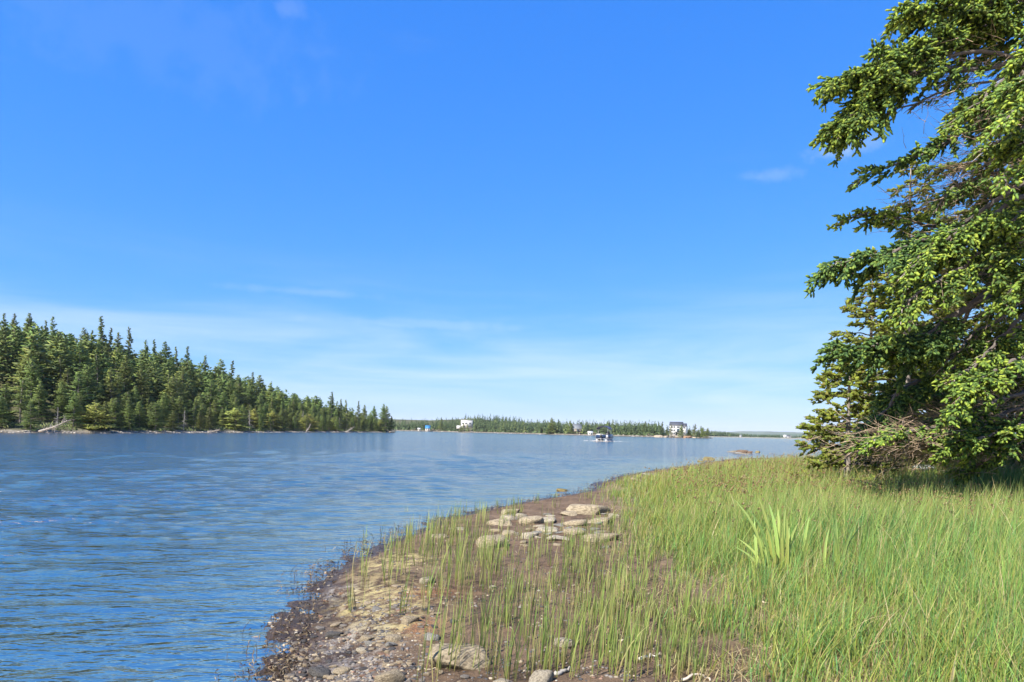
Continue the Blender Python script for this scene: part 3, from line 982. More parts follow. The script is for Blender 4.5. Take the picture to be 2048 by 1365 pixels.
reed_patch('reeds', [(713, 1150, .02, .03, 8, .42), (775, 1110, .1, .2, 10, .3), (905, 1040, .6, .8, 60, .36), (970, 1025, .7, .8, 50, .34), (1040, 1015, .6, .8, 24, .3), (800, 1065, .4, .5, 14, .35)], rgr,
           'scattered reeds standing in the edge of the water')


def seedheads():
    rg = rs(17)
    n = 34000
    X, Y = sample_bank(n, rg, 7.5, 42)
    b = bound(X, Y)
    ok = rg.random(n) < sstep(b, .8, 3) * sstep(Y, 7.5, 12) * (.25 + sstep(fbm(X * .8, Y * .8, 2, 91), .35, .6)) * .42
    ok &= ~((gauss_at(X, Y, 1990, 1000, 1.8, 2.6, .4) > .4))
    X, Y = X[ok], Y[ok]; m = len(X)
    z, d = bank_z(X, Y)
    top = z + .50 * rg.uniform(.75, 1.25, m)
    k = 4
    P = np.repeat(np.stack([X, Y, top], 1), k, 0) + rg.normal(0, 1, (m * k, 3)) * [.014, .014, .018]
    n = len(P)
    s = rg.uniform(.005, .0115, n) * (1 + .035 * P[:, 1])
    T = np.array([(1, 0, -.5), (-.5, .87, -.5), (-.5, -.87, -.5), (0, 0, 1.2)])
    V = P[:, None] + (T[None] + rg.normal(0, .3, (n, 4, 3))) * s[:, None, None]
    i = np.arange(n)[:, None] * 4
    Fs = np.concatenate([i + [[0, 1, 2]], i + [[0, 3, 1]], i + [[1, 3, 2]], i + [[2, 3, 0]]])
    c = pick(np.array([(.30, .18, .09), (.38, .26, .13), (.22, .13, .07), (.44, .34, .19)]), n, rg)
    tag(link('seed_heads', mesh('seed_heads', V.reshape(-1, 3), [Fs], M['grass'], False, np.repeat(c, 4, 0))), 'small brown rush seed heads speckling the top of the sedge', 'seed heads', None, 'stuff')


seedheads()


def iris(base, leaves, label, group=None):
    p = gp(base[0], base[1], .22); z = zat(*p)
    e = empty('iris_plant', (p[0], p[1], z), label, 'plant', group)
    rg = rs(base[0])
    for (bx, by, tx, ty, w) in leaves:
        # foot and tip of every leaf, leaf stands near the plane of the clump
        yy = p[1] + rg.normal(0, .10)
        b0 = at(bx, by, yy); t0 = at(tx, ty, yy + rg.normal(0, .12))
        b0[2] = min(b0[2], z + .1)
        b0 = b0 - [p[0], p[1], z]; t0 = t0 - [p[0], p[1], z]
        L = np.linalg.norm(t0 - b0); K = 9
        side = norm(np.cross(t0 - b0, (rg.normal(0, .5), 1, 0)))
        nrm = norm(np.cross(side, t0 - b0))
        V = []; C = []
        sag = (t0 - b0)[0]
        for k in range(K + 1):
            t = k / K
            c = b0 + (t0 - b0) * t + np.array([-sag * .16 * math.sin(t * math.pi), 0, L * .07 * math.sin(t * math.pi)])
            ww = w / F * yy * (.55 + .45 * min(1, t * 4)) * (1 - t ** 2.6)
            V += [c - side * ww / 2, c + nrm * ww * .12, c + side * ww / 2]
            q = np.array((.38, .44, .10)) * (1 - t) + np.array((.36, .48, .15)) * t
            if t > .93: q = np.array((.30, .20, .09))
            C += [q * 1.12, q * .85, q]
        V, C = np.array(V), np.array(C) * rg.uniform(.75, 1.15) * np.array([rg.uniform(.85, 1.2), 1, 1])
        i = np.arange(K)[:, None] * 3
        Fq = np.concatenate([i + [[0, 1, 4, 3]], i + [[1, 2, 5, 4]]])
        link('leaf', mesh('leaf', V, [Fq], M['grass'], True, C), e)


iris((1550, 1150), [(1530, 1130, 1462, 992, 6), (1545, 1140, 1512, 985, 6), (1558, 1135, 1535, 1000, 7), (1560, 1130, 1555, 1012, 8), (1565, 1135, 1572, 1012, 7), (1575, 1125, 1573, 1030, 6), (1515, 1120, 1508, 1032, 6),
                    (1580, 1140, 1578, 1050, 7), (1530, 1150, 1472, 1075, 6), (1525, 1150, 1465, 1092, 5), (1545, 1145, 1545, 1100, 6), (1536, 1142, 1500, 1045, 6), (1562, 1140, 1562, 1030, 6), (1548, 1138, 1528, 1040, 5), (1572, 1142, 1588, 1075, 5), (1540, 1146, 1528, 1080, 6), (1552, 1142, 1520, 1010, 7), (1568, 1138, 1600, 1040, 6), (1540, 1140, 1490, 1010, 5)],
     'broad leaved yellow green iris clump fanning out of the middle of the sedge')
iris((1605, 1140), [(1604, 1132, 1620, 1030, 6), (1606, 1130, 1636, 1038, 7), (1608, 1100, 1622, 1096, 5)], 'narrow iris sprig with two upright leaves right of the big clump')
iris((1680, 1160), [(1648, 1145, 1660, 1052, 7), (1672, 1135, 1672, 1030, 9), (1678, 1140, 1660, 1042, 6), (1681, 1145, 1712, 1042, 7), (1681, 1150, 1731, 1042, 8)], 'iris clump with four stiff leaves spread like a V')
iris((1627, 1005), [(1628, 1000, 1616, 942, 4), (1664, 1010, 1650, 952, 4), (1597, 1000, 1593, 965, 4)], 'small iris sprig with bright leaf tips farther back in the sedge')
iris((1755, 1010), [(1756, 1010, 1762, 982, 4), (1718, 1010, 1722, 985, 4)], 'smallest iris sprig of two short leaves near the spruce boughs')
iris((2050, 1345), [(2070, 1350, 2026, 1318, 9), (2060, 1360, 2030, 1335, 7)], 'yellowing iris leaf leaning in at the right edge')
print('bank', time.time() - T0)

# ------------------------------------------------------------------ conifers
SHOOT_V = np.array([(0, 0, -.05)] + [(math.cos(a), math.sin(a), .22) for a in np.arange(4) * 2 * math.pi / 4] + [(.8 * math.cos(a + .7), .8 * math.sin(a + .7), .74) for a in np.arange(4) * 2 * math.pi / 4] + [(0, 0, 1.0)])
SHOOT_F = np.array([(0, 1 + (i + 1) % 4, 1 + i) for i in range(4)] + [(1 + i, 1 + (i + 1) % 4, 5 + i) for i in range(4)] + [(5 + i, 1 + (i + 1) % 4, 5 + (i + 1) % 4) for i in range(4)] + [(9, 5 + i, 5 + (i + 1) % 4) for i in range(4)])
LOW_V = np.array([(math.cos(a), math.sin(a), .12) for a in np.arange(3) * 2 * math.pi / 3] + [(0, 0, 1.0)])
LOW_F = np.array([(3, 0, 1), (3, 1, 2), (3, 2, 0)])


def frames(D, rg=None):
    D = norm(D)
    r = np.where(np.abs(D[:, 2:3]) > .9, [[1., 0, 0]], [[0, 0, 1.]])
    A = norm(np.cross(r, D)); B = np.cross(D, A)
    if rg is not None:
        t = rg.random(len(D)) * 6.28
        A, B = A * np.cos(t)[:, None] + B * np.sin(t)[:, None], -A * np.sin(t)[:, None] + B * np.cos(t)[:, None]
    return A, B, D


def scatter(T, Fc, P, D, L, R, C0, C1, rg, jit=.22):
    A, B, D = frames(D, rg)
    n, k = len(P), len(T)
    J = 1 + rg.normal(0, jit, (n, k))
    V = P[:, None] + (T[None, :, 0] * J)[..., None] * (A * R[:, None])[:, None] + (T[None, :, 1] * J)[..., None] * (B * R[:, None])[:, None] + T[None, :, 2, None] * (D * L[:, None])[:, None]
    t = np.clip(T[:, 2], 0, 1)[None, :, None]
    C = C0[:, None] * (1 - t) + C1[:, None] * t
    Fs = (Fc[None] + (np.arange(n) * k)[:, None, None]).reshape(-1, Fc.shape[1])
    return V.reshape(-1, 3), Fs, C.reshape(-1, 3)


def segments(A, B, ra, rb, col, rg):
    """three sided twigs from A to B"""
    D = B - A
    X, Y, _ = frames(D, rg)
    V = []
    for P, r in ((A, ra), (B, rb)):
        for k in range(3):
            a = k * 2.094
            V.append(P + (X * math.cos(a) + Y * math.sin(a)) * r[:, None])
    V = np.stack(V, 1); n = len(A)
    Fq = np.array([(0, 1, 4, 3), (1, 2, 5, 4), (2, 0, 3, 5)])
    Fs = (Fq[None] + (np.arange(n) * 6)[:, None, None]).reshape(-1, 4)
    return V.reshape(-1, 3), Fs, np.repeat(col, 6, 0)


def smooth_path(P, n):
    P = np.asarray(P, float)
    Q = np.vstack([2 * P[0] - P[1], P, 2 * P[-1] - P[-2]])
    out = []
    m = len(P) - 1
    for t in np.linspace(0, m, n):
        i = min(int(t), m - 1); f = t - i
        a, b, c, d = Q[i], Q[i + 1], Q[i + 2], Q[i + 3]
        out.append(.5 * ((2 * b) + (c - a) * f + (2 * a - 5 * b + 4 * c - d) * f * f + (3 * b - a - 3 * c + d) * f ** 3))
    return np.array(out)


SPRUCE = dict(old=[(.055, .095, .024), (.038, .070, .022), (.085, .11, .028)], new=[(.23, .32, .045), (.31, .38, .055), (.17, .26, .045), (.12, .20, .045)])
FIR = dict(old=[(.10, .11, .025), (.07, .09, .025), (.13, .11, .03)], new=[(.24, .30, .04), (.31, .36, .045), (.16, .23, .04), (.21, .21, .045)])
BLUEG = dict(old=[(.045, .085, .028), (.035, .068, .025)], new=[(.10, .18, .045), (.14, .22, .05), (.20, .27, .05)])


def limb(parent, path, rg, r0=.05, r1=.01, t0=.3, nb=26, L=.9, taper=.6, ang=58, droop=.22, lift=0.0, sh=.095, rad=.0230, pal=SPRUCE, bare=.3, dens=1., flat=.42, dead=0, template='hi', offset=(0, 0, 0), step=.05, bright=1.0):
    """one bough: wood, side twigs, and needle shoots along them"""
    P = smooth_path(path, 28)
    wob = rg.normal(0, 1, (28, 3)).cumsum(0); wob -= np.linspace(0, 1, 28)[:, None] * wob[-1]
    Lt = np.linalg.norm(P[-1] - P[0]); P = P + wob * Lt * .004
    T = norm(np.gradient(P, axis=0))
    o = np.array(offset, float)
    mb = MB(); mb.tube(P - o, np.linspace(r0, r1, 28) ** 1.0, 6, (.13, .11, .095), False)
    b = mb.obj('branch', M['bark'], parent, None, True)
    SA, SB, SR, SC_, = [], [], [], []
    if template == 'hi': nb = int(nb * 1.5)
    HP, HD, HN = [], [], []
    up = np.array([0, 0, 1.])
    for i in range(nb):
        t = t0 + (1 - t0) * min(1, (i + rg.random()) / nb)
        k = min(27, int(t * 27)); p = P[k]; d = T[k]
        side = (1 if i % 2 else -1)
        h = norm(np.cross(d, up)) * side
        if rg.random() < .28: h = norm(h * .5 - up * rg.uniform(-.5, 1.0))
        q = (t - t0) / (1 - t0)
        a = math.radians(ang * (1 - .45 * q) * rg.uniform(.75, 1.2))
        d0 = norm(d * math.cos(a) + h * math.sin(a) + up * (lift + rg.normal(0, .14)))
        ln = L * (1 - taper * q) * rg.uniform(.55, 1.15) * (min(1, .45 + q * 3))
        m = max(3, int(ln / step))
        s = np.linspace(0, 1, m)
        C = p + d0[None] * (s * ln)[:, None] + np.outer(s ** 2 * droop * ln, -up) + np.outer(np.sin(s * 3) * ln * .05 * rg.normal(), norm(np.cross(d0, up)))
        Cq = C[::3] if m > 6 else C[[0, -1]]; SA.append(Cq[:-1]); SB.append(Cq[1:]); SR.append(np.linspace(.007, .0025, len(Cq) - 1) * (1 + r0 * 4)); SC_.append(np.full(len(Cq) - 1, 0))
        tg = norm(np.gradient(C, axis=0))
        if rg.random() < dead: continue
        nrm = norm(np.cross(tg, np.cross(tg, up)) + rg.normal(0, flat, 3))
        sd = norm(np.cross(tg, nrm))
        for j in range(m):
            if s[j] < bare * rg.uniform(.3, 1.4): continue
            for sg in ((-1, 1, 0) if template == 'hi' else (-1, 1)):
                if rg.random() > dens: continue
                dd = norm(tg[j] * rg.uniform(.6, 1.1) + sd[j] * sg * rg.uniform(.5, 1.1) + nrm[j] * rg.normal(-.05, flat) - up * .12)
                sl = .30 * (1 - .5 * s[j]) * rg.uniform(.4, 1.1) * min(1.2, ln / .6)
                kk = max(1, int(sl / (sh * .48)))
                jj = np.arange(kk)
                HP.append(C[j] + dd * (jj * sh * .48)[:, None]); 
                hd = dd + rg.normal(0, .22, (kk, 3)); HD.append(hd); HN.append((jj == kk - 1) * 1.0 + 0.0 * jj)
                if kk > 1 and template == 'hi' and rg.random() < .6:
                    SA.append(C[j][None]); SB.append((C[j] + dd * sl * .8)[None]); SR.append(np.array([.0035])); SC_.append(np.array([1]))
        HP.append(C[-1:]); HD.append(tg[-1:]); HN.append(np.array([1.]))
    A, B, R = np.concatenate(SA), np.concatenate(SB), np.concatenate(SR)
    colt = np.where(rg.random(len(A))[:, None] < .5, [[.30, .26, .22]], [[.20, .15, .11]]) * rg.uniform(.7, 1.3, (len(A), 1))
    V, Fs, Cc = segments(A - o, B - o, R, R * .7, colt, rg)
    link('twigs', mesh('twigs', V, [Fs], M['twig'], False, Cc), b)['kind'] = 'stuff'
    if HP:
        P_, D_, Nn = np.concatenate(HP), np.concatenate(HD), np.concatenate(HN)
        n = len(P_)
        old = pick(np.array(pal['old']), n, rg, .3); new = pick(np.array(pal['new']), n, rg, .25) * bright
        tip = ((Nn > .5) & (rg.random(n) < .8)) | (rg.random(n) < .15)
        c1 = np.where(tip[:, None], new, old * 1.3); c0 = np.where(tip[:, None], old * .6 + new * .25, old)
        Lh = sh * rg.uniform(.5, 1.3, n) * np.where(tip, 1.1, .95)
        TV, TF = (SHOOT_V, SHOOT_F) if template == 'hi' else (LOW_V, LOW_F)
        V, Fs, Cc = scatter(TV, TF, P_ - o, D_, Lh, rad * rg.uniform(.6, 1.25, n), c0, c1, rg)
        link('foliage', mesh('foliage', V, [Fs], M['needles'], False, Cc), b)['kind'] = 'stuff'
        COUNT[0] += n
    return b


COUNT = [0]


def dead_twigs(parent, centre, spread, n, dirn, rg, L=.5, col=(.34, .25, .17), name='dead_twigs', o=(0, 0, 0)):
    """a spray of bare grey twigs"""
    c = np.array(centre) + rg.normal(0, 1, (n, 3)) * np.array(spread)
    d = norm(np.array(dirn) + rg.normal(0, .45, (n, 3)))
    A = c; out = []
    a_, b_, r_ = [], [], []
    for k in range(3):
        B = A + d * (L / 3 * rg.uniform(.6, 1.3, n))[:, None]
        a_.append(A); b_.append(B); r_.append(np.full(n, .006 - .0016 * k))
        A = B; d = norm(d + rg.normal(0, .25, (n, 3)))
    for k in range(2):
        s = rg.integers(0, len(a_[0]), n)
        base = b_[k][s]; dd = norm(d[s] + rg.normal(0, .6, (n, 3)))
        a_.append(base); b_.append(base + dd * (L * .3 * rg.random(n))[:, None]); r_.append(np.full(n, .003))
    A, B, R = np.concatenate(a_), np.concatenate(b_), np.concatenate(r_)
    C = np.array(col) * rg.uniform(.6, 1.4, (len(A), 1))
    V, Fs, Cc = segments(A - np.array(o), B - np.array(o), R, R * .6, C, rg)
    q = link(name, mesh(name, V, [Fs], M['twig'], False, Cc), parent); q['kind'] = 'stuff'


def near_spruce():
    rg = rs(77)
    bx, by = 12.6, 14.0
    z0 = zat(bx, by)
    e = empty('spruce_tree', (bx, by, z0), 'big wind swept spruce reaching its long boughs in from the right edge', 'tree')
    o = (bx, by, z0)
    hs = np.linspace(0, 13.5, 24)
    tr = np.stack([.35 * np.sin(hs * .35) - .03 * hs, .12 * np.sin(hs * .5), hs], 1)
    mb = MB(); mb.tube(tr, np.interp(hs, [0, .5, 13.5], [.34, .24, .03]), 12, (.21, .18, .155))
    mb.obj('trunk', M['bark'], e, None, True)

    def tp(h): return np.array([np.interp(h, hs, tr[:, k]) for k in range(3)]) + np.array(o)

    def B(pts, **kw):
        """pts: photo pixels with the real distance of each; the bough starts on the trunk"""
        Q = [at(*p) for p in pts]
        h = Q[0][2] - z0 - kw.pop('dh', .1)
        limb(e, [tp(max(.4, h))] + Q, rg, offset=o, **kw)
    # top bough and its hanging end
    B([(2080, 20, 12.8), (1960, 45, 12.4), (1850, 80, 12), (1760, 120, 11.8), (1670, 168, 11.6)], r0=.06, nb=56, L=1.05, taper=.5, t0=.25, lift=.05, bright=1.15)
    B([(2050, 10, 12.6), (1930, 20, 12.2), (1870, 15, 12), (1815, 22, 11.9)], r0=.05, nb=34, L=.9, t0=.25, bright=1.2)
    B([(2060, -40, 12.4), (1950, -45, 12.2), (1860, -50, 12)], r0=.05, nb=28, L=1.0, t0=.2, bright=1.2)
    B([(2100, 120, 12.8), (1980, 128, 12.3), (1880, 140, 12), (1800, 155, 11.8), (1735, 190, 11.6), (1700, 255, 11.5)], r0=.06, nb=40, L=.62, t0=.35, droop=.35, bare=.45)
    B([(1990, 95, 12.1), (1850, 130, 11.9), (1760, 170, 11.7), (1715, 205, 11.6), (1690, 235, 11.6)], r0=.04, nb=44, L=.8, taper=.4, t0=.45, droop=.5)
    B([(2060, 150, 12.6), (1960, 165, 12.3), (1870, 190, 12.1), (1790, 215, 12.0), (1730, 245, 12)], r0=.03, nb=26, L=.4, t0=.45, bare=.5, dens=.5, dead=.35)
    B([(2100, 60, 12.8), (2010, 70, 12.6), (1940, 85, 12.5), (1880, 100, 12.4)], r0=.04, nb=30, L=.9, t0=.2, lift=.05)
    B([(2110, 220, 13), (2010, 215, 12.9), (1930, 225, 12.8)], r0=.04, nb=30, L=.8, t0=.25, dead=.15)
    B([(2110, 300, 11.8), (2040, 290, 11.4), (1975, 300, 11.2)], r0=.035, nb=26, L=.7, t0=.25, bright=1.2)
    B([(2120, 400, 11.4), (2050, 420, 11), (1995, 450, 10.8)], r0=.035, nb=26, L=.8, t0=.25, bright=1.2)
    B([(2120, 540, 11.2), (2060, 560, 10.9), (2010, 610, 10.7)], r0=.035, nb=26, L=.7, t0=.25, bright=1.1)
    B([(2110, 460, 13.4), (1960, 520, 13.2), (1860, 560, 13.1), (1780, 580, 13)], r0=.05, nb=36, L=.8, t0=.3)
    B([(2110, 680, 13.6), (1960, 740, 13.6), (1840, 800, 13.5), (1740, 840, 13.4)], r0=.05, nb=36, L=.9, t0=.3)
    # second tier
    B([(2080, 190, 12.9), (1990, 235, 12.6), (1920, 262, 12.4), (1850, 300, 12.2), (1780, 335, 12), (1700, 374, 11.9)], r0=.045, nb=40, L=.55, taper=.5, t0=.35, droop=.15, lift=.12, pal=BLUEG, bright=1.3)
    B([(2080, 150, 11.9), (2000, 175, 11.5), (1945, 225, 11.2), (1905, 255, 11)], r0=.04, nb=26, L=.5, t0=.4, pal=SPRUCE)
    B([(2110, 60, 11), (2060, 130, 10.6), (2040, 200, 10.3)], r0=.04, nb=26, L=.7, t0=.4, bright=1.5)
    B([(2110, 150, 10.6), (2050, 200, 10.2), (2005, 245, 10)], r0=.04, nb=26, L=.6, t0=.35, bright=1.6)
    B([(2120, 240, 11.6), (2020, 270, 11.2), (1960, 300, 11)], r0=.04, nb=20, L=.5, t0=.4, bright=1.0, dead=.3)
    B([(2120, 290, 12.6), (2020, 330, 12.4), (1960, 350, 12.4), (1905, 370, 12.4), (1865, 430, 12.3)], r0=.05, nb=30, L=.45, t0=.4, droop=.5, pal=BLUEG, bare=.4)
    B([(2120, 330, 11), (2040, 350, 10.5), (2010, 365, 10.3)], r0=.035, nb=14, L=.45, t0=.4, bright=1.6)
    # third tier
    B([(2110, 380, 13.6), (1980, 440, 13.2), (1890, 450, 13), (1810, 452, 12.8), (1750, 440, 12.7), (1680, 440, 12.6)], r0=.05, nb=34, L=.6, t0=.5, lift=.1, bare=.4, dens=.85)
    B([(2110, 360, 12.8), (2000, 400, 12.4), (1920, 440, 12.1), (1850, 475, 11.9), (1780, 500, 11.7), (1720, 515, 11.6), (1662, 535, 11.5)], r0=.06, nb=56, L=.80, t0=.32, droop=.35, taper=.45, pal=BLUEG, bright=1.3)
    B([(2090, 400, 12), (1990, 440, 11.6), (1920, 480, 11.4), (1850, 520, 11.2), (1800, 560, 11)], r0=.06, nb=42, L=.8, t0=.3, droop=.45, bright=1.35)
    B([(2070, 450, 11.8), (1980, 490, 11.4), (1900, 540, 11.1), (1830, 590, 10.9), (1800, 620, 10.9)], r0=.05, nb=40, L=.75, t0=.3, droop=.5, bright=1.15)
    B([(2110, 470, 13), (2000, 510, 12.8), (1900, 560, 12.6), (1840, 600, 12.6)], r0=.05, nb=30, L=.6, t0=.4, dead=.4, bare=.45)
    # the thick bare limb
    B([(2130, 560, 12.4), (2035, 576, 12.2), (1990, 586, 12), (1940, 618, 11.9), (1890, 648, 11.8), (1830, 672, 11.7), (1760, 688, 11.6), (1664, 700, 11.5)], r0=.11, r1=.012, nb=44, L=.75, taper=.4, t0=.6, droop=.28, pal=BLUEG)
    B([(2000, 590, 12.1), (1930, 640, 12.2), (1850, 690, 12.1), (1780, 700, 12), (1700, 720, 12)], r0=.05, nb=34, L=.55, t0=.45, droop=.4, bare=.4)
    B([(2110, 600, 12), (2010, 640, 11.8), (1940, 690, 11.6), (1880, 740, 11.5)], r0=.035, nb=20, L=.6, t0=.4, dead=.5, bare=.5)
    # lower boughs
    B([(2110, 640, 13), (1990, 700, 12.8), (1900, 748, 12.6), (1820, 780, 12.4), (1760, 830, 12.3), (1710, 870, 12.2)], r0=.10, nb=44, L=.75, t0=.5, droop=.3, pal=BLUEG)
    B([(2080, 620, 12), (2000, 670, 11.5), (1950, 720, 11.2), (1900, 770, 11.1)], r0=.05, nb=34, L=.7, t0=.35, bright=1.2)
    B([(2110, 700, 11.2), (2020, 740, 10.9), (1960, 790, 10.8), (1900, 830, 10.8)], r0=.05, nb=34, L=.7, t0=.35, droop=.3, bright=1.3)
    B([(2080, 780, 12.4), (1980, 800, 12), (1880, 850, 11.8), (1800, 870, 11.7), (1720, 890, 11.6)], r0=.05, nb=40, L=.6, t0=.4, droop=.25, bright=1.25)
    B([(2100, 830, 12.6), (2000, 850, 12.4), (1920, 870, 12.3), (1830, 885, 12.2), (1740, 900, 12.0)], r0=.05, nb=34, L=.5, t0=.45, bare=.6, dead=.45)
    B([(2120, 820, 11.4), (2020, 850, 11.2), (1950, 880, 11.2), (1890, 900, 11.3)], r0=.05, nb=36, L=.7, t0=.3, droop=.2, bright=1.1)
    B([(2140, 860, 12.4), (2040, 885, 12.4), (1960, 930, 12.6), (1920, 945, 12.8)], r0=.09, r1=.02, nb=26, L=.55, t0=.4, dead=.3, pal=SPRUCE)
    B([(2120, 740, 12.8), (2020, 790, 12.9), (1950, 840, 13), (1890, 880, 13.2)], r0=.06, nb=34, L=.8, t0=.3, dead=.3)
    for k in range(42):       # the inner boughs
        k = k % 21; h = 1.0 + .55 * k + rg.uniform(-.2, .2)
        a = math.radians(rg.uniform(150, 235)) if k > 4 else math.radians(rg.uniform(140, 260))
        r = rg.uniform(2.6, 4.0)
        b0 = tp(h); dr = np.array([math.cos(a), math.sin(a), 0])
        limb(e, [b0, b0 + dr * r * .35 + [0, 0, -.05], b0 + dr * r * .7 + [0, 0, -.2], b0 + dr * r + [0, 0, -.25]], rg, offset=o, r0=.05, nb=34, L=1.0, t0=.15, dead=.2, bare=.2, droop=.3, template='lo', rad=.042, sh=.12)
    for (x, y, Y, sx, sy, n, dx) in tuple((a_, b_, c_, d_, e_, int(n_ * (.3 if b_ < 800 else .7)), f_) for a_, b_, c_, d_, e_, n_, f_ in ((1950, 170, 12.4, .5, .25, 260, -1), (2000, 290, 12.2, .5, .35, 500, -1), (1970, 350, 12.5, .4, .2, 420, -1), (1900, 430, 12.8, .5, .25, 260, -1), (1990, 560, 12.6, .4, .3, 420, -1),
                                     (1940, 520, 12.4, .4, .3, 260, -1), (1960, 690, 12.4, .5, .3, 300, -1), (1820, 885, 11.9, .55, .16, 420, -1), (1960, 860, 12.4, .6, .3, 700, -1), (2010, 770, 12.4, .4, .5, 500, -1),
                                     (1870, 860, 12.0, .3, .15, 200, -1), (1990, 470, 12.8, .4, .3, 300, -1), (1930, 110, 12.3, .4, .15, 220, -1))):
        dead_twigs(e, at(x, y, Y), (sx, .3, sy), n, (dx, .1, -.15), rg, .65, o=o)


near_spruce()
print('near spruce shoots', COUNT, time.time() - T0)


def back_fir(px_, top, Y, R, label, seed, pal=FIR, low=.02, levels=26, lean=0.0, dens=.8, name='fir_tree', base=None):
    """a whole smaller conifer standing behind the near boughs"""
    rg = rs(seed)
    p = at(px_, top, Y); z0 = zat(p[0], p[1]) if base is None else base; H = p[2] - z0
    e = empty(name, (p[0], p[1], z0), label, 'tree')
    mb = MB(); hs = np.linspace(0, H, 12)
    mb.tube(np.stack([hs * lean, hs * 0, hs], 1), np.interp(hs, [0, H], [.05 + .012 * H, .012]), 8, (.22, .19, .16)); mb.obj('trunk', M['bark'], e, None, True)
    for i in range(levels):
        t = low + (1 - low) * (i + rg.random() * .6) / levels
        h = H * t
        r = R * (1 - t) ** .75 * rg.uniform(.7, 1.12) + .10
        for a in rg.random() * 6.28 + np.arange(4 if t < .85 else 3) * (1.6) + rg.normal(0, .25, 4)[:4 if t < .85 else 3]:
            d = np.array([math.cos(a), math.sin(a), 0])
            if d[1] > .55 and t < .8: continue       # boughs on the far side add nothing but weight
            b0 = np.array([h * lean, 0, h])
            limb(e, [b0, b0 + d * r * .4 + [0, 0, .10 * r * t], b0 + d * r * .8 + [0, 0, .0 * r], b0 + d * r + [0, 0, .03 * r]], rg, r0=.022, r1=.005, nb=int(9 + 8 * r), L=.26 + .20 * r, t0=.25, taper=.6, ang=55, droop=.05, lift=.03,
                 sh=.13, rad=.046, pal=pal, bare=.15, dens=dens, flat=.2, template='lo', step=.065)
    return e


back_fir(1822, 318, 19.5, 2.1, 'olive fir with a thin pointed top showing between the spruce boughs', 5, dens=.6, levels=22)
back_fir(1745, 548, 21.5, 2.3, 'yellow green fir farthest left behind the spruce, with flat layered sprays', 6, levels=25, dens=.95)
back_fir(1915, 420, 21.0, 3.2, 'dense olive fir behind the thick bare limb', 7, levels=30, dens=.9)
back_fir(2060, 250, 20.0, 3.4, 'dark fir filling the gap at the right edge behind the boughs', 8, SPRUCE, levels=24)
back_fir(1700, 700, 17.5, 1.35, 'low yellow green fir whose sprays stick out over the far water', 9, levels=14, dens=.95)
back_fir(1835, 600, 24.0, 2.6, 'shadowed fir standing deepest behind the boughs', 10, SPRUCE, levels=20)
print('firs', COUNT, time.time() - T0)

# ------------------------------------------------------------------ the wooded point across the water
LS = np.array([(-150, 30), (-120, 60), (-90, 88)] + [tuple(gp(x, y)) for x, y in ((-120, 861.5), (0, 865.5), (100, 866.5), (200, 867), (300, 866.6), (400, 866.2), (500, 865.6), (600, 865.2), (690, 865.2))] + [(-61, 318), (-57.5, 336)])
LPOLY = np.vstack([LS, [(-60, 345), (-75, 352), (-120, 350), (-200, 340), (-330, 300), (-330, 30)]])


def point_z(X, Y):
    P = np.stack([X, Y], 1)
    d = poly_dist(P, LPOLY)
    d = d + (fbm(X * .12, Y * .12, 3, 61) - .5) * 3.0
    ridge = np.interp(Y, [60, 100, 150, 185, 230, 262, 300, 330, 345], [17, 17, 15, 13.2, 10.8, 8.2, 4.5, 1.4, .5])
    z = np.where(d > 0, .3 * sstep(d, 0, 2) + .5 * sstep(d, 1.5, 4) + ridge * sstep(d, 3, 40), d * .3)
    z = z + (fbm(X * .1, Y * .1, 3, 62) - .5) * 1.2 * sstep(d, 4, 15) + (fbm(X * 1.1, Y * 1.1, 2, 63) - .5) * .25 * sstep(d, 0, 1)
    return np.maximum(z, -1.2), d


def grid_land(name, x0, x1, nx, y0, y1, ny, fz, colf, kind='structure'):
    X, Y = np.meshgrid(np.linspace(x0, x1, nx), np.linspace(y0, y1, ny), indexing='ij')
    X, Y = X.ravel(), Y.ravel()
    z, d = fz(X, Y)
    i = np.arange(nx - 1)[:, None] * ny; j = np.arange(ny - 1)[None]
    Q = np.stack([i + j, i + j + ny, i + j + ny + 1, i + j + 1], -1).reshape(-1, 4)
    keep = (d[Q] > -8).any(1)
    tag(link(name, mesh(name, np.stack([X, Y, z], 1), [Q[keep]], M['land'], True, colf(X, Y, d))), kind=kind)


def land_col(X, Y, d, beach=1.6):
    n = fbm(X * .7, Y * .7, 3, 70)[:, None]
    b = np.array((.17, .145, .11)) * (.6 + .8 * n); g = np.array((.075, .075, .035)) * (.6 + .8 * n)
    k = sstep(d, beach, beach + 1.2)[:, None]
    w = sstep(d, .7, .1)[:, None]
    return (b * (1 - k) + g * k) * (1 - .6 * w)


grid_land('wooded_point', -260, -50, 160, 30, 356, 220, point_z, land_col)


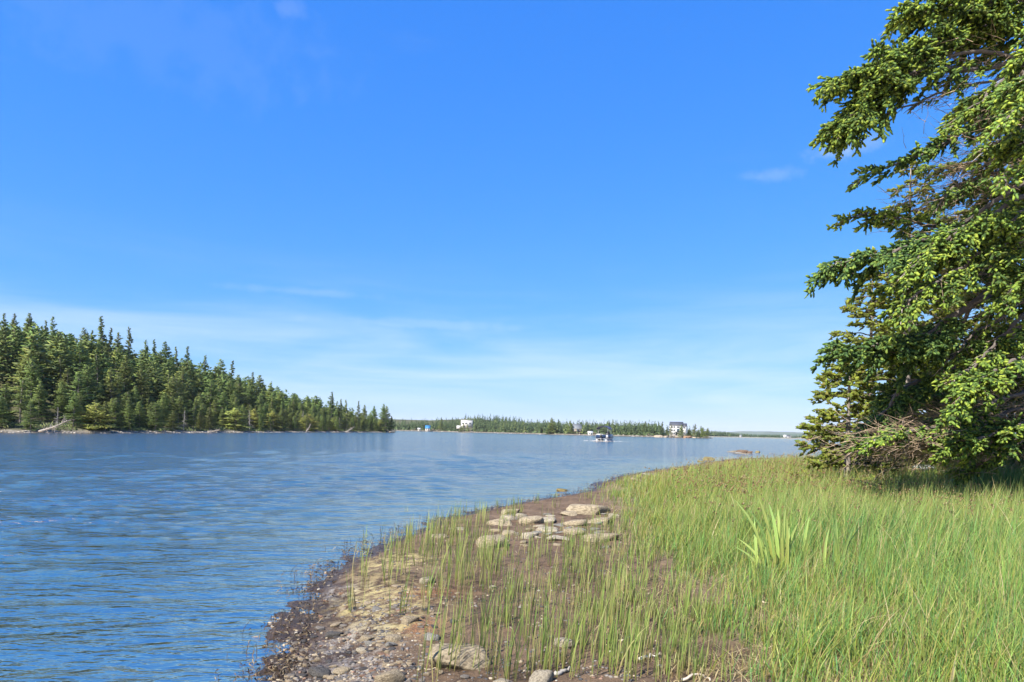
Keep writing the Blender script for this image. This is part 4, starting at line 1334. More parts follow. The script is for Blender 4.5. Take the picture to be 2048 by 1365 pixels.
def spiky(rg, H, R, nbr=95, style=0):
    """crown and trunk of a shore spruce, seen from 100 m and more; style 0 dense, 1 thin top, 2 dead, 3 low and yellowish, 4 wind flagged"""
    mbt = MB(); hs = np.linspace(-.6, H * .985, 9)
    bend = rg.normal(0, .02, 2)
    ctr = lambda h: np.stack([bend[0] * h * h / H * 1.5, bend[1] * h * h / H * 1.5, h], -1)
    grey = (.34, .31, .28) if style == 2 else (.22, .19, .17)
    mbt.tube(ctr(hs), np.interp(hs, [-.6, H], [.028 * H ** .9 * .6, .02]), 6, grey)
    P, D, Ln, Rd, C0, C1 = [], [], [], [], [], []
    A_, B_, SRr = [], [], []
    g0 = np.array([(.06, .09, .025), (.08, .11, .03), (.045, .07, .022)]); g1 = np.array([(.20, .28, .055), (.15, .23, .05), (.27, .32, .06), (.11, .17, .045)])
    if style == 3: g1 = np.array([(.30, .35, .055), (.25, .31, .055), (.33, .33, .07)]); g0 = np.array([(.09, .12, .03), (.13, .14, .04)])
    if style == 1: g1 = g1 * .75
    dead_below = {0: .12, 1: .15, 2: 2., 3: .05, 4: .2}[style] * rg.uniform(.5, 1.4)
    for i in range(nbr):
        t = ((i + rg.random()) / nbr) ** .9
        h = H * (.05 + .95 * t) if style != 2 else H * (.12 + .86 * t)
        prof = (1 - t) ** (.85 if style != 1 else 1.1) * (1 if style != 1 or t < .6 else .8) + .035
        if style == 3: prof = (1 - t ** 1.6) * .95 + .08
        r = R * prof * rg.uniform(.45, 1.2)
        a = rg.random() * 6.283
        if style == 4: r *= 1 + .6 * math.cos(a)
        dr = np.array([math.cos(a), math.sin(a), 0.])
        el = rg.uniform(-.28, .12) + .35 * t
        q = norm(dr + [0, 0, el]); b0 = ctr(h)
        m = max(2, int(r / .24) + 1)
        s = np.linspace(.15, 1, m)
        pts = b0 + q * (s * r)[:, None] + np.outer(s * s * r * .12, [0, 0, 1 if t > .4 else -.6])
        A_.append(b0[None]); B_.append(pts[-1][None]); SRr.append([.012 + .012 * r])
        if t < dead_below and style != 3 and rg.random() < .8 or style == 2:
            for s_ in range(m):
                if rg.random() < .75:
                    A_.append(pts[s_][None]); B_.append((pts[s_] + norm(q * .5 + rg.normal(0, .5, 3)) * rg.uniform(.2, .55))[None]); SRr.append([.009])
            continue
        lat = np.cross(q, [0, 0, 1])
        tone = rg.uniform(.8, 1.2)
        for s_ in range(m):
            wv = .26 * r * (1.15 - s[s_]) + .10
            for g in range(4 if style != 3 else 5):
                P.append(pts[s_] + lat * rg.normal(0, wv) + [0, 0, rg.normal(-.03, .05)])
                D.append(q * rg.uniform(.5, 1) + lat * rg.normal(0, .55) + [0, 0, rg.normal(.05 + .3 * (t > .85), .22)])
                Ln.append(rg.uniform(.26, .5) * (1 if t < .85 else .7)); Rd.append(rg.uniform(.06, .12) * (1 if t < .85 else .7))
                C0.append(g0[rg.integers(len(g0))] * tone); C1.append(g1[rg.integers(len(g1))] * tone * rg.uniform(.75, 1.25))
    n = len(A_)
    A_, B_, SRr = np.concatenate(A_), np.concatenate(B_), np.concatenate(SRr)
    V, Fs, Cc = segments(A_, B_, SRr, SRr * .4, np.broadcast_to(np.array(grey) * 1.15, (n, 3)) * rg.uniform(.7, 1.3, (n, 1)), rg)
    mbt.add(V, [Fs], Cc)
    tm = mbt.mesh('trunk', M['bark'])
    cm = None
    if P:
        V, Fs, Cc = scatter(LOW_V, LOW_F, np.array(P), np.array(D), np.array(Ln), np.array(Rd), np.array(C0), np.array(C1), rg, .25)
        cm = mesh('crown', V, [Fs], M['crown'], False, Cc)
    return tm, cm, H


M['crown'] = foliage_mat('spruce_crown', .6, .22, 1.0, .3)
rgf = rs(500)
SP = {0: [spiky(rgf, 9, 2.7, 115) for _ in range(5)], 1: [spiky(rgf, 9, 1.6, 80, 1) for _ in range(3)], 2: [spiky(rgf, 8, 1.5, 60, 2) for _ in range(2)], 3: [spiky(rgf, 4.2, 2.1, 60, 3) for _ in range(3)], 4: [spiky(rgf, 9, 1.7, 80, 4) for _ in range(2)]}
GRP = {0: ('dense dark green spruce standing in the mass of the wooded point', 'dense spruces of the wooded point', 'spruce_tree'),
       1: ('narrow spruce with a thin spire top on the wooded point', 'narrow spired spruces of the wooded point', 'spruce_tree'),
       2: ('bare grey dead spruce standing among the green ones on the point', 'dead grey spruces of the wooded point', 'dead_tree'),
       3: ('low bushy yellow green conifer at the stony edge of the wooded point', 'low yellow green conifers along the point shore', 'bushy_conifer'),
       4: ('lopsided wind flagged spruce on the wooded point', 'wind flagged spruces of the wooded point', 'spruce_tree')}


def put_tree(kind, var, x, y, z, s, rz, label=None, group=None, sxy=1.0, name=None):
    tm, cm, H = SP[kind][var % len(SP[kind])]
    lab, grp, nm = GRP[kind]
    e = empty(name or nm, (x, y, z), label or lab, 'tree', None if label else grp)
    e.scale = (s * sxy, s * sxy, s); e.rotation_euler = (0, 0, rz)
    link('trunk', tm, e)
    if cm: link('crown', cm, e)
    return e


SKY = np.array([(-100, 632), (0, 640), (60, 640), (105, 655), (160, 668), (205, 668), (260, 690), (330, 700), (375, 712), (440, 726), (500, 750), (545, 758), (570, 760), (610, 778), (640, 788), (680, 800), (715, 812), (740, 818), (785, 838)])
SPIRES = [(8, 626, 1), (30, 626, 1), (62, 626, 0), (92, 640, 1), (107, 633, 4), (170, 655, 0), (180, 660, 1), (207, 634, 1), (218, 655, 1), (232, 664, 4), (260, 655, 1), (290, 680, 1), (312, 680, 1), (335, 684, 0), (356, 694, 1), (375, 693, 1), (408, 710, 1), (441, 718, 0), (462, 722, 1),
          (506, 744, 1), (520, 750, 0), (549, 746, 0), (572, 746, 0), (589, 758, 0), (609, 756, 4), (622, 760, 0), (651, 778, 1), (664, 784, 4), (680, 798, 1), (695, 800, 1), (717, 802, 1), (727, 810, 0), (747, 812, 0), (765, 808, 0), (772, 812, 0), (784, 832, 0)]
SPIRE_LAB = {}


def forest():
    rg = rs(900)
    used = []
    things = 0

    def px_of(x, y, z):
        a, b = x / y, (z - CAMZ) / y
        c, s = math.cos(ROLL), math.sin(ROLL)
        u, v = a * c + b * s, -a * s + b * c
        return CX + u * F, CY - v * F
    # the spires that cut the skyline, each where it stands on the ridge
    for i, (x, y, k) in enumerate(SPIRES):
        b = rays(x, y)
        best = None
        for Y in np.linspace(100, 345, 120):
            X = float(b[0]) * Y
            z, d = point_z(np.array([X]), np.array([Y]))
            if d[0] < 2.0: continue
            top = CAMZ + float(b[1]) * Y; H = top - z[0]
            if 4 < H < 14.5:
                sc = abs(H - 8.3) + abs(d[0] - 22) * .04
                if best is None or sc < best[0]: best = (sc, X, Y, z[0], H)
        if best is None: continue
        _, X, Y, z, H = best
        kd = {0: 'full', 1: 'thin', 4: 'lopsided'}[k]
        lab = 'skyline spruce of the point, %s' % SPIRE_WORDS[i]
        put_tree(k, rg.integers(5), X, Y, z - .2, H / 9, rg.random() * 6.28, lab, sxy=rg.uniform(.85, 1.1))
        used.append((X, Y)); things += 1
    pts = []
    # shoreline row
    cand = []
    for _ in range(9000):
        Y = 80 + 268 * rg.random() ** 1.0; X = rg.uniform(-170, -52)
        cand.append((X, Y))
    cand = np.array(cand)
    z, d = point_z(cand[:, 0], cand[:, 1])
    pxx = CX + cand[:, 0] / cand[:, 1] * F
    ok = (d > 1.9) & (d < 62) & (pxx > -140) & (pxx < 800)
    cand, z, d = cand[ok], z[ok], d[ok]
    order = np.argsort(d + rg.normal(0, 3, len(d)))
    ox, oy = [p[0] for p in used], [p[1] for p in used]
    rest = []
    for i in order:
        x, y = cand[i]
        sp = 2.5 if d[i] < 9 else 3.1
        if ox and ((np.array(ox) - x) ** 2 + (np.array(oy) - y) ** 2).min() < sp * sp: continue
        h = (5.6 + 5.0 * sstep(d[i], 3, 14)) * rg.uniform(.70, 1.12)
        # keep the wood under the skyline seen in the photograph
        px1, py1 = px_of(x, y, z[i] + h)
        lim = np.interp(px1, SKY[:, 0], SKY[:, 1]) + rg.uniform(0, 16)
        if py1 < lim:
            b = rays(px1, lim); h = CAMZ + float(b[1]) * y - z[i]
        if h < 2.2: continue
        ox.append(x); oy.append(y)
        k = rg.choice([0, 1, 2, 4], p=[.68, .15, .05, .12]) if d[i] > 4.5 else rg.choice([0, 3, 2, 4], p=[.56, .20, .10, .14])
        rest.append((k, int(rg.integers(5)), x, y, z[i] - .15, h, rg.random() * 6.28, rg.uniform(.95, 1.45), d[i]))
    # nearest rows first
    rest.sort(key=lambda q: q[8] * 1.0 + q[3] * .02)
    front = rest[:262]; back = rest[262:]
    for (k, v, x, y, zz, h, rz, sx, d_) in front:
        base = 4.2 if k == 3 else 9
        s = h / 9 if k != 3 else min(h, 5.5) / 4.2
        q = px_of(x, y, zz)[0]
        zone = ('at its left end' if q < 130 else 'under its tallest spires' if q < 280 else 'on the middle of its slope' if q < 450 else 'where its slope falls' if q < 620 else 'near its low tip')
        row = 'front row' if d_ < 7 else 'second row' if d_ < 12 else 'upper rows'
        lab, grp, nm = GRP[k]
        lab2 = {0: 'dense dark green spruce', 1: 'narrow spired spruce', 2: 'bare grey dead spruce', 3: 'low yellow green bushy conifer', 4: 'lopsided wind flagged spruce'}[k] + ', %s of the point, %s' % (row, zone)
        put_tree(k, v, x, y, zz, s, rz, sxy=sx)['label'] = lab2
    # the rest of the wood behind them: one mass
    tmpl = {}
    for k in (0, 1, 2, 4):
        for v, (tm, cm, H) in enumerate(SP[k]):
            tmpl[(k, v)] = (tm, cm)
    coll = bpy.data.collections.new('wood_sources')
    srcs = []
    mb = []
    Vs, Cs, Fs, n0 = [], [], [], 0
    thin = {}
    for key, (tm, cm) in tmpl.items():
        m_ = cm if cm else tm
        V = np.empty(len(m_.vertices) * 3, np.float32); m_.vertices.foreach_get('co', V); V = V.reshape(-1, 3)
        C = np.empty(len(m_.vertices) * 4, np.float32); m_.attributes['col'].data.foreach_get('color', C); C = C.reshape(-1, 4)[:, :3]
        if cm is None:
            continue
        k5 = V.reshape(-1, 4, 3); c5 = C.reshape(-1, 4, 3)
        keep = rg.random(len(k5)) < .12
        thin[key] = (k5[keep].copy(), c5[keep].copy())
    for (k, v, x, y, zz, h, rz, sx, d_) in back:
        key = (k, v % len(SP[k]))
        if key not in thin: key = (0, 0)
        V, C = thin[key]
        s = h / 9; a, b = math.cos(rz), math.sin(rz)
        ctr = V.mean(1, keepdims=True); V = ctr + (V - ctr) * 2.1
        Q = np.stack([(V[..., 0] * a - V[..., 1] * b) * s * sx + x, (V[..., 0] * b + V[..., 1] * a) * s * sx + y, V[..., 2] * s + zz], -1)
        Vs.append(Q.reshape(-1, 3)); Cs.append(C.reshape(-1, 3) * rg.uniform(.75, 1.3) * np.array([rg.uniform(.85, 1.15), 1, rg.uniform(.85, 1.1)])); n0 += len(V)
    V = np.concatenate(Vs); C = np.concatenate(Cs)
    Fc = (LOW_F[None] + (np.arange(len(V) // 4) * 4)[:, None, None]).reshape(-1, 3)
    tag(link('wood', mesh('wood', V, [Fc], M['grassy'], False, C)), 'mass of spruces climbing the low hill behind the front rows', 'forest', None, 'stuff')
    print('forest front', len(front), 'back', len(back), 'tris', len(Fc), 'spires', things)


M['grassy'] = foliage_mat('wood_mass', .6, .22, 0., .3)
PLACES = ['at the left edge of the photo', 'second spire from the left edge', 'third spire from the left edge and broadest there', 'fourth from the left edge, just left of a lopsided one', 'fifth from the left edge and leaning',
          'first of the close pair right of the low gap', 'second of the close pair right of the low gap', 'tallest spire near the left end', 'just right of the tallest spire', 'two places right of the tallest spire',
          'tall and alone right of the tallest group', 'seventh of the left half after a dip', 'beside the one after the dip', 'in the middle of the left slope', 'just below the middle of the left slope', 'sharp one halfway down the slope',
          'right of halfway down the slope', 'broad one before the tree line bends down', 'small one before the tree line bends down', 'sharp one left of the two dark cones', 'shorter one left of the two dark cones',
          'left one of the two dark cones', 'right one of the two dark cones', 'shorter cone right of the two dark cones', 'with a tuft on a bare stem', 'just right of the tufted one', 'narrow one above the low right part',
          'bent one above the low right part', 'small one on the steep drop to the tip', 'next small one on the steep drop', 'thin one on the steep drop nearest the tip group', 'left neighbour of the tip group', 'first of the group at the tip',
          'tallest at the tip', 'right shoulder of the tallest at the tip', 'last one at the very tip above the water']
SPIRE_WORDS = PLACES
forest()
print('forest', time.time() - T0)


def beach_things():
    rg = rs(31)
    # stones of the far beach
    V0, F0 = ICO[1]
    n = 2600
    Y = 88 + 250 * rg.random(n * 4) ** 1.3; i = rg.integers(0, 1, n * 4)
    X = np.interp(Y, LS[:, 1], LS[:, 0]) - rg.uniform(-.6, 2.2, n * 4)
    z, d = point_z(X, Y)
    ok = (d > -.3) & (d < 1.8)
    X, Y, z = X[ok][:n], Y[ok][:n], z[ok][:n]; n = len(X)
    s = .05 + .16 * rg.random(n) ** 3
    V = V0[None] * (1 + rg.normal(0, .15, (n, len(V0), 1))) * (s[:, None] * np.array([1.4, 1.1, .6]))[:, None] + np.stack([X, Y, z], 1)[:, None]
    Fs = (F0[None] + (np.arange(n) * len(V0))[:, None, None]).reshape(-1, 3)
    C = np.repeat(np.array([(.33, .30, .25), (.24, .21, .17), (.18, .16, .14), (.40, .36, .30)])[rg.choice(4, n)], len(V0), 0)
    tag(link('beach_stones', mesh('beach_stones', V.reshape(-1, 3), [Fs], M['stone'], False, C)), 'pale stones strewn along the narrow beach of the wooded point', 'stones', None, 'stuff')
    # bushes and grass under the front row
    n = 12000
    Y = 85 + 262 * rg.random(n); X = np.interp(Y, LS[:, 1], LS[:, 0]) - rg.uniform(1.5, 8, n)
    z, d = point_z(X, Y)
    ok = (d > 1.5) & (fbm(X * .25, Y * .25, 2, 71) > .36); X, Y, z = X[ok], Y[ok], z[ok]; n = len(X)
    D = rg.normal(0, .6, (n, 3)) + [0, 0, .9]
    c = np.array([(.10, .15, .04), (.15, .19, .05), (.07, .10, .03), (.24, .26, .09)])[rg.choice(4, n)]
    V, Fs, Cc = scatter(LOW_V, LOW_F, np.stack([X, Y, z + .1 * rg.random(n)], 1), D, rg.uniform(.25, .7, n), rg.uniform(.05, .14, n), c * .6, c * 1.2, rg)
    tag(link('undergrowth', mesh('undergrowth', V, [Fs], M['grassy'], False, Cc)), 'low green undergrowth along the foot of the spruces on the point', 'undergrowth', None, 'stuff')
    # bleached trunks and branches on the beach
    for (x, y, L, a, lab) in ((78, 862, 6.0, .35, 'bleached fallen spruce fanning its bare branches at the left of the far beach'), (130, 858, 3.2, 1.2, 'leaning grey snag above the stones at the left end of the far beach'),
                              (330, 860, 4.0, .2, 'pale fallen log on the far beach below the highest trees'), (612, 862, 3.5, 1.0, 'white forked driftwood stump on the far beach'),
                              (692, 862, 5.0, .5, 'pale slanting dead trunk at the far beach before the tip'), (706, 861, 4.5, .35, 'second pale slanting trunk right beside the first before the tip'),
                              (415, 862, 3.6, .1, 'low bleached log at the bend of the far beach')):
        p = gp(x, y + 2, .3); L *= .62
        e = empty('fallen_tree', (p[0], p[1], .35), lab, 'dead tree')
        mb = MB(); P = smooth_path([(0, 0, 0), (L * .5 * math.cos(a), .3, L * .5 * math.sin(a)), (L * math.cos(a), .2, L * math.sin(a) + .2)], 10)
        mb.tube(P, np.linspace(.16, .04, 10), 6, (.30, .27, .24)); mb.obj('trunk', M['twig'], e)
        n = 46
        t = rg.integers(1, 10, n); A = P[t]; D = norm(norm(P[-1] - P[0]) * .5 + rg.normal(0, .6, (n, 3)))
        B = A + D * rg.uniform(.4, 1.6, n)[:, None] * L / 5
        V, Fs, Cc = segments(A, B, np.full(n, .035), np.full(n, .012), np.broadcast_to((.30, .27, .24), (n, 3)) * rg.uniform(.7, 1.2, (n, 1)), rg)
        link('branches', mesh('branches', V, [Fs], M['twig'], False, Cc), e)['kind'] = 'stuff'


beach_things()

# ------------------------------------------------------------------ far shores
FS = [(700, 862, 700), (790, 863.6, 690), (880, 865.2, 660), (960, 867, 620), (1050, 869.6, 560), (1130, 871.6, 540), (1200, 873.2, 520), (1290, 874.6, 500), (1340, 875.6, 480), (1400, 877.2, 470), (1430, 877.8, 480)]
FP = [tuple(at(x, y, Y)[:2]) for x, y, Y in FS]
FPOLY = np.array(FP + [(155, 560), (150, 800), (120, 1400), (-700, 1400), (-700, 760)])


def far_z(X, Y):
    d = poly_dist(np.stack([X, Y], 1), FPOLY) + (fbm(X * .03, Y * .03, 3, 81) - .5) * 6
    hill = np.interp(X / np.maximum(Y, 1), [-.4, -.18, -.12, -.09, -.055, -.02, .03, .1, .18, .22, .26, .3], [5, 5.5, 5, 7, 11, 10, 3.5, 3, 3.0, 3.0, 3.0, .8])
    z = np.where(d > 0, 1.0 * sstep(d, 0, 5) + hill * sstep(d, 8, 120) + 9 * sstep(d, 100, 260) * sstep(X / np.maximum(Y, 1), .05, -.05), d * .2)
    return np.maximum(z, -1.5), d


grid_land('far_shore', -420, 160, 200, 450, 1000, 190, far_z, lambda X, Y, d: land_col(X, Y, d, 5.0))


def low_wood(name, pts, hs, rg, label, tone=(1, 1, 1), spikes=26, fat=.26):
    """a far wood: one mass of small pointed trees"""
    n = len(pts); k = spikes
    t = np.tile(np.linspace(.02, .93, k), (n, 1)) + rg.normal(0, .02, (n, k))
    a = rg.random((n, k)) * 6.28
    r = (1 - t) * fat * hs[:, None] * rg.uniform(.5, 1.05, (n, k))
    ctr = pts[:, None] + np.stack([np.cos(a) * r * .5, np.sin(a) * r * .5, t * hs[:, None]], -1)
    D = np.stack([np.cos(a), np.sin(a), .25 + .9 * t], -1) + rg.normal(0, .12, (n, k, 3))
    L = r * .9 + hs[:, None] * .08; Rr = r * .35 + hs[:, None] * .03
    L[:, -1] = hs * .16; D[:, -1] = (0, 0, 1); Rr[:, -1] = hs * .03
    L[:, :3] *= 1.3; Rr[:, :3] *= 1.6
    g = np.array([(.05, .08, .028), (.075, .11, .035), (.04, .06, .025), (.12, .15, .05)])[rg.choice(4, n, p=[.4, .3, .2, .1])] * rg.uniform(.8, 1.25, (n, 1)) * np.array(tone)
    C = np.repeat(g, k, 0) * rg.uniform(.8, 1.25, (n * k, 1))
    V, Fs, Cc = scatter(LOW_V, LOW_F, ctr.reshape(-1, 3), D.reshape(-1, 3), L.ravel(), Rr.ravel(), C * .8, C * 1.3, rg, .15)
    return tag(link(name, mesh(name, V, [Fs], M['grassy'], False, Cc)), label, 'forest', None, 'stuff')


CLEAR = [(920, 948, 630, 700), (848, 862, 640, 720), (1140, 1162, 540, 585), (1326, 1370, 470, 520), (1174, 1188, 500, 560), (832, 843, 640, 720)]   # where houses stand (photo columns, distances)


def far_woods():
    rg = rs(44)
    n = 16000
    u = rg.uniform(-.26, .30, n); Y = 455 * (1.75) ** (rg.random(n) ** 1.15)
    X = u * Y
    z, d = far_z(X, Y)
    lo = np.interp(X / Y, [-.2, -.1, -.05, .2, .26, .3], [16, 9, 6, 6, 7, 9])
    ok = (d > lo) & (d < 210)
    px_ = CX + X / Y * F
    for a, b, y0, y1 in CLEAR:
        ok &= ~((px_ > a) & (px_ < b) & (Y > y0 - 40) & (Y < y1 + 5))
    ok &= ~((px_ > 1320) & (d < 34) & (rg.random(n) < .8))
    ok &= rg.random(n) < np.where(d < 50, .9, .40)
    X, Y, z, d = X[ok], Y[ok], z[ok], d[ok]; n = len(X)
    h = rg.uniform(5.0, 9.0, n) * np.where(rg.random(n) < .12, 1.3, 1)
    h = h * np.where(X / Y > .235, .75, 1)
    print('far trees', n)
    low_wood('far_wood', np.stack([X, Y, z - .3], 1), h, rg, 'continuous low spruce wood along the far shore', spikes=15)
    # low bushes at the water
    n = 2600
    u = rg.uniform(-.2, .27, n); Y = rg.uniform(465, 700, n); X = u * Y
    z, d = far_z(X, Y)
    ok = (d > 6) & (d < 22); X, Y, z = X[ok], Y[ok], z[ok]; n = len(X)
    c = np.array([(.10, .14, .045), (.13, .15, .06), (.08, .11, .04), (.14, .11, .07)])[rg.choice(4, n)]
    V, Fs, Cc = scatter(ICO[1][0][:, [0, 1, 2]] * [1, 1, .5] + [0, 0, .5], ICO[1][1], np.stack([X, Y, z], 1), np.tile([0, 0, 1.], (n, 1)), rg.uniform(.8, 2.0, n), rg.uniform(.8, 1.8, n), c * .7, c * 1.1, rg, .2)
    tag(link('shrubs', mesh('shrubs', V, [Fs], M['grassy'], False, Cc)), 'pale green shrubs edging the far shore', 'shrubs', None, 'stuff')
    # stony far beach
    n = 5000
    u = rg.uniform(-.2, .27, n); Y = rg.uniform(465, 700, n); X = u * Y
    z, d = far_z(X, Y); ok = (d > -.5) & (d < 5); X, Y, z = X[ok], Y[ok], z[ok]; n = len(X)
    V0, F0 = ICO[1]
    s = rg.uniform(.2, .7, n)
    V = V0[None] * (s[:, None] * np.array([1.5, 1.2, .6]))[:, None] * (1 + rg.normal(0, .15, (n, len(V0), 1))) + np.stack([X, Y, z], 1)[:, None]
    tag(link('far_beach_stones', mesh('far_beach_stones', V.reshape(-1, 3), [(F0[None] + (np.arange(n) * len(V0))[:, None, None]).reshape(-1, 3)], M['stone'], False, np.repeat(np.array([(.30, .28, .24), (.24, .22, .19)])[rg.choice(2, n)], len(V0), 0))),
        'pale boulders and stones lining the far shore', 'stones', None, 'stuff')


far_woods()
# single trees one can pick out on the far shore
for (x, top, foot, Y, k, v, lab, sx) in (
        (1105, 836, 868, 552, 0, 1, 'tallest dark spruce of the far shore, left of the grey roofed house', 1.0), (1098, 849, 869, 550, 0, 2, 'shorter spruce at the left shoulder of the tallest one on the far shore', 1.2), (1118, 846, 869, 556, 1, 0, 'narrow spruce right of the tallest one on the far shore', 1.2),
        (1141, 842, 870, 545, 0, 3, 'spruce rising behind the grey roofed house', 1.0), (882, 836, 866, 668, 1, 1, 'thin spire between the blue cabin and the white block house', 1.0), (1226, 839, 870, 560, 1, 2, 'bare topped spruce straight behind the boat', .8),
        (927, 846, 866, 624, 4, 0, 'dark spruce covering the left half of the white block house', 1.0), (936, 848, 867, 622, 4, 1, 'dark spruce covering the middle of the white block house', 1.0), (922, 852, 866, 626, 0, 1, 'small spruce below the left corner of the white block house', 1.0),
        (1342, 848, 874, 462, 1, 0, 'thin spruce in front of the windows of the tall white house', .8), (1363, 850, 875, 460, 0, 0, 'dark spruce covering the right wing of the tall white house', .9), (1334, 858, 872, 465, 1, 1, 'small spruce by the gable of the tall white house', .8),
        (1389, 848, 875, 470, 4, 1, 'tall uneven spruce right of the tall white house', 1.0), (1402, 852, 876, 468, 4, 0, 'spruce with a flat bushy top near the end of the far shore', 1.2), (1407, 855, 877, 466, 0, 2, 'dark spruce leaning on the flat topped one', 1.2),
        (1414, 856, 877.5, 465, 0, 4, 'last spruce at the tip of the far shore', 1.2), (1396, 860, 876, 466, 0, 3, 'low dark spruce between the uneven and flat topped ones', 1.3), (1378, 858, 874, 480, 0, 1, 'green spruce close right of the tall white house', 1.2),
        (1214, 843, 870, 552, 0, 2, 'spruce above the canopy of the boat', 1.0), (1290, 843, 872, 520, 0, 3, 'spruce standing a little above the wood left of the tall white house', 1.0), (1323, 844, 873, 505, 1, 1, 'pointed spruce touching the gable of the tall white house', 1.2)):
    p, q = at(x, top, Y), at(x, foot, Y)
    z = max(q[2], .3); H = p[2] - z
    put_tree(k, v, p[0], p[1], z - .3, H / 9 * 1.02, x * .7, lab, sxy=sx * 1.25)


def distant():
    rg = rs(60)
    # second shore to the right, about 1.3 km off
    for (name, y0, x0, x1, prof, n, seed, lab, tone) in (
            ('distant_wood', 1150, 1405, 1560, [(1400, 862), (1430, 862), (1470, 866), (1500, 869), (1530, 872), (1560, 875)], 700, 1, 'low wood across the second arm of the lake', (.95, 1, 1)),
            ('distant_wood', 1500, 1540, 2300, [(1540, 871), (1600, 870), (1650, 868), (1690, 867), (1760, 868), (2300, 880)], 1300, 2, 'thin dark line of trees on the far right shore', (.8, .9, .95))):
        xs = rg.uniform(x0, x1, n); Yv = y0 + rg.uniform(0, 90, n)
        P = []
        for x, Yq in zip(xs, Yv):
            a, b = rays(x, 870); P.append((a * Yq, Yq, 1.0 + 2 * rg.random() + (Yq - y0) * .02))
        P = np.array(P)
        tops = np.array([at(x, np.interp(x, *np.array(prof).T), Yq)[2] for x, Yq in zip(xs, Yv)])
        h = np.maximum((tops - P[:, 2]) * rg.uniform(.6, 1.08, n), 3)
        low_wood(name, P, h, rg, lab, tone, 12, .34)
        xa = np.linspace(x0 - 20, x1 + 20, 60)
        base = np.array([at(x, 870, y0 - 14)[:2] for x in xa])
        mb = MB(); V = []
        for (bx, by), w in zip(base, rg.uniform(0, 6, 60)):
            V += [(bx, by - w, -.5), (bx, by - w + 3, .8), (bx * 1.02, by + 40, 2.0), (bx * 1.25, by + 420, 4.0)]
        i = np.arange(59)[:, None] * 4
        Q = np.concatenate([i + [[k, k + 4, k + 5, k + 1]] for k in range(3)])
        c = np.tile([(.20, .18, .15), (.22, .20, .16), (.07, .09, .035), (.06, .08, .035)], (60, 1))
        tag(link('distant_shore', mesh('distant_shore', np.array(V), [Q], M['land'], True, c)), kind='structure')
    # blue hills
    for (name, Yh, prof, c) in (('hills', 6200, [(1300, 872), (1410, 866), (1450, 864.5), (1480, 863.2), (1520, 862.8), (1560, 864), (1600, 865.4), (1650, 865), (1700, 867), (1800, 866), (1950, 870), (2300, 880)], (.07, .09, .05)),
                                ('hills', 4200, [(1180, 868), (1300, 869.5), (1420, 866.6), (1470, 867.2), (1540, 868.5), (1620, 868.0), (1720, 869), (1900, 876), (2300, 886)], (.07, .10, .05))):
        xs = np.linspace(prof[0][0], prof[-1][0], 260)
        ys = np.interp(xs, *np.array(prof).T) + (fbm(xs * .05, xs * 0, 3, 5) - .5) * 1.2
        V = []
        for x, y in zip(xs, ys):
            top = at(x, y, Yh)
            for f, hgt in ((-.28, -6), (-.16, .18), (-.08, .5), (-.03, .85), (0, 1), (.08, .7), (.2, -.1)):
                zt = max(top[2], 6)
                V.append((top[0] * (1 + f), Yh * (1 + f), zt * hgt if f > -.28 else -6))
        i = np.arange(259)[:, None] * 7
        Q = np.concatenate([i + [[k, k + 7, k + 8, k + 1]] for k in range(6)])
        V = np.array(V)
        cc = np.array(c) * (.7 + .7 * fbm(V[:, 0] * .01, V[:, 1] * .01, 3, 4))[:, None]
        tag(link(name, mesh(name, V, [Q], M['land'], True, cc)), kind='structure')


distant()


# ------------------------------------------------------------------ houses
def win(e, c, w, h, rz, frame=M['white'], glass=M['glass'], n=2):
    """a window in a wall facing -Y of the house; part window > pane"""
    t = .12
    mb = MB()
    mb.box((0, 0, h / 2), (w + 2 * t, .10, t)); mb.box((0, 0, -h / 2), (w + 2 * t, .14, t))
    for s in (-1, 1): mb.box((s * (w / 2 + t / 2), 0, 0), (t, .10, h - t))
    for k in range(1, n): mb.box((-w / 2 + w * k / n, -.01, 0), (t * .7, .08, h - t))
    f = mb.obj('window', frame, e, c); f.rotation_euler = (0, 0, rz)
    p = MB(); p.box((0, .03, 0), (w, .03, h - t)); p.obj('pane', glass, f)
    return f


def gable(mb, x0, x1, y0, y1, z0, zr, oh=.4, th=.22, col=None):
    """roof with its ridge along x"""
    ym = (y0 + y1) / 2
    for s, ya in ((-1, y0 - oh), (1, y1 + oh)):
        ze = z0 - oh * (zr - z0) / ((y1 - y0) / 2)
        P = [(x0 - oh, ya, ze), (x1 + oh, ya, ze), (x1 + oh, ym, zr), (x0 - oh, ym, zr)]
        V = np.array(P + [(a, b, c + th) for a, b, c in P])
        F_ = [[0, 1, 2, 3], [4, 7, 6, 5], [0, 4, 5, 1], [1, 5, 6, 2], [2, 6, 7, 3], [3, 7, 4, 0]]
        mb.add(V, [F_], col)
    return mb


def gable_wall(mb, x, y0, y1, z0, zr, th, col=None):
    ym = (y0 + y1) / 2
    V = np.array([(x, y0, z0), (x, y1, z0), (x, ym, zr), (x + th, y0, z0), (x + th, y1, z0), (x + th, ym, zr)])
    return mb.add(V, [[[0, 2, 1], [3, 4, 5]], [[0, 1, 4, 3], [1, 2, 5, 4], [2, 0, 3, 5]]], col)


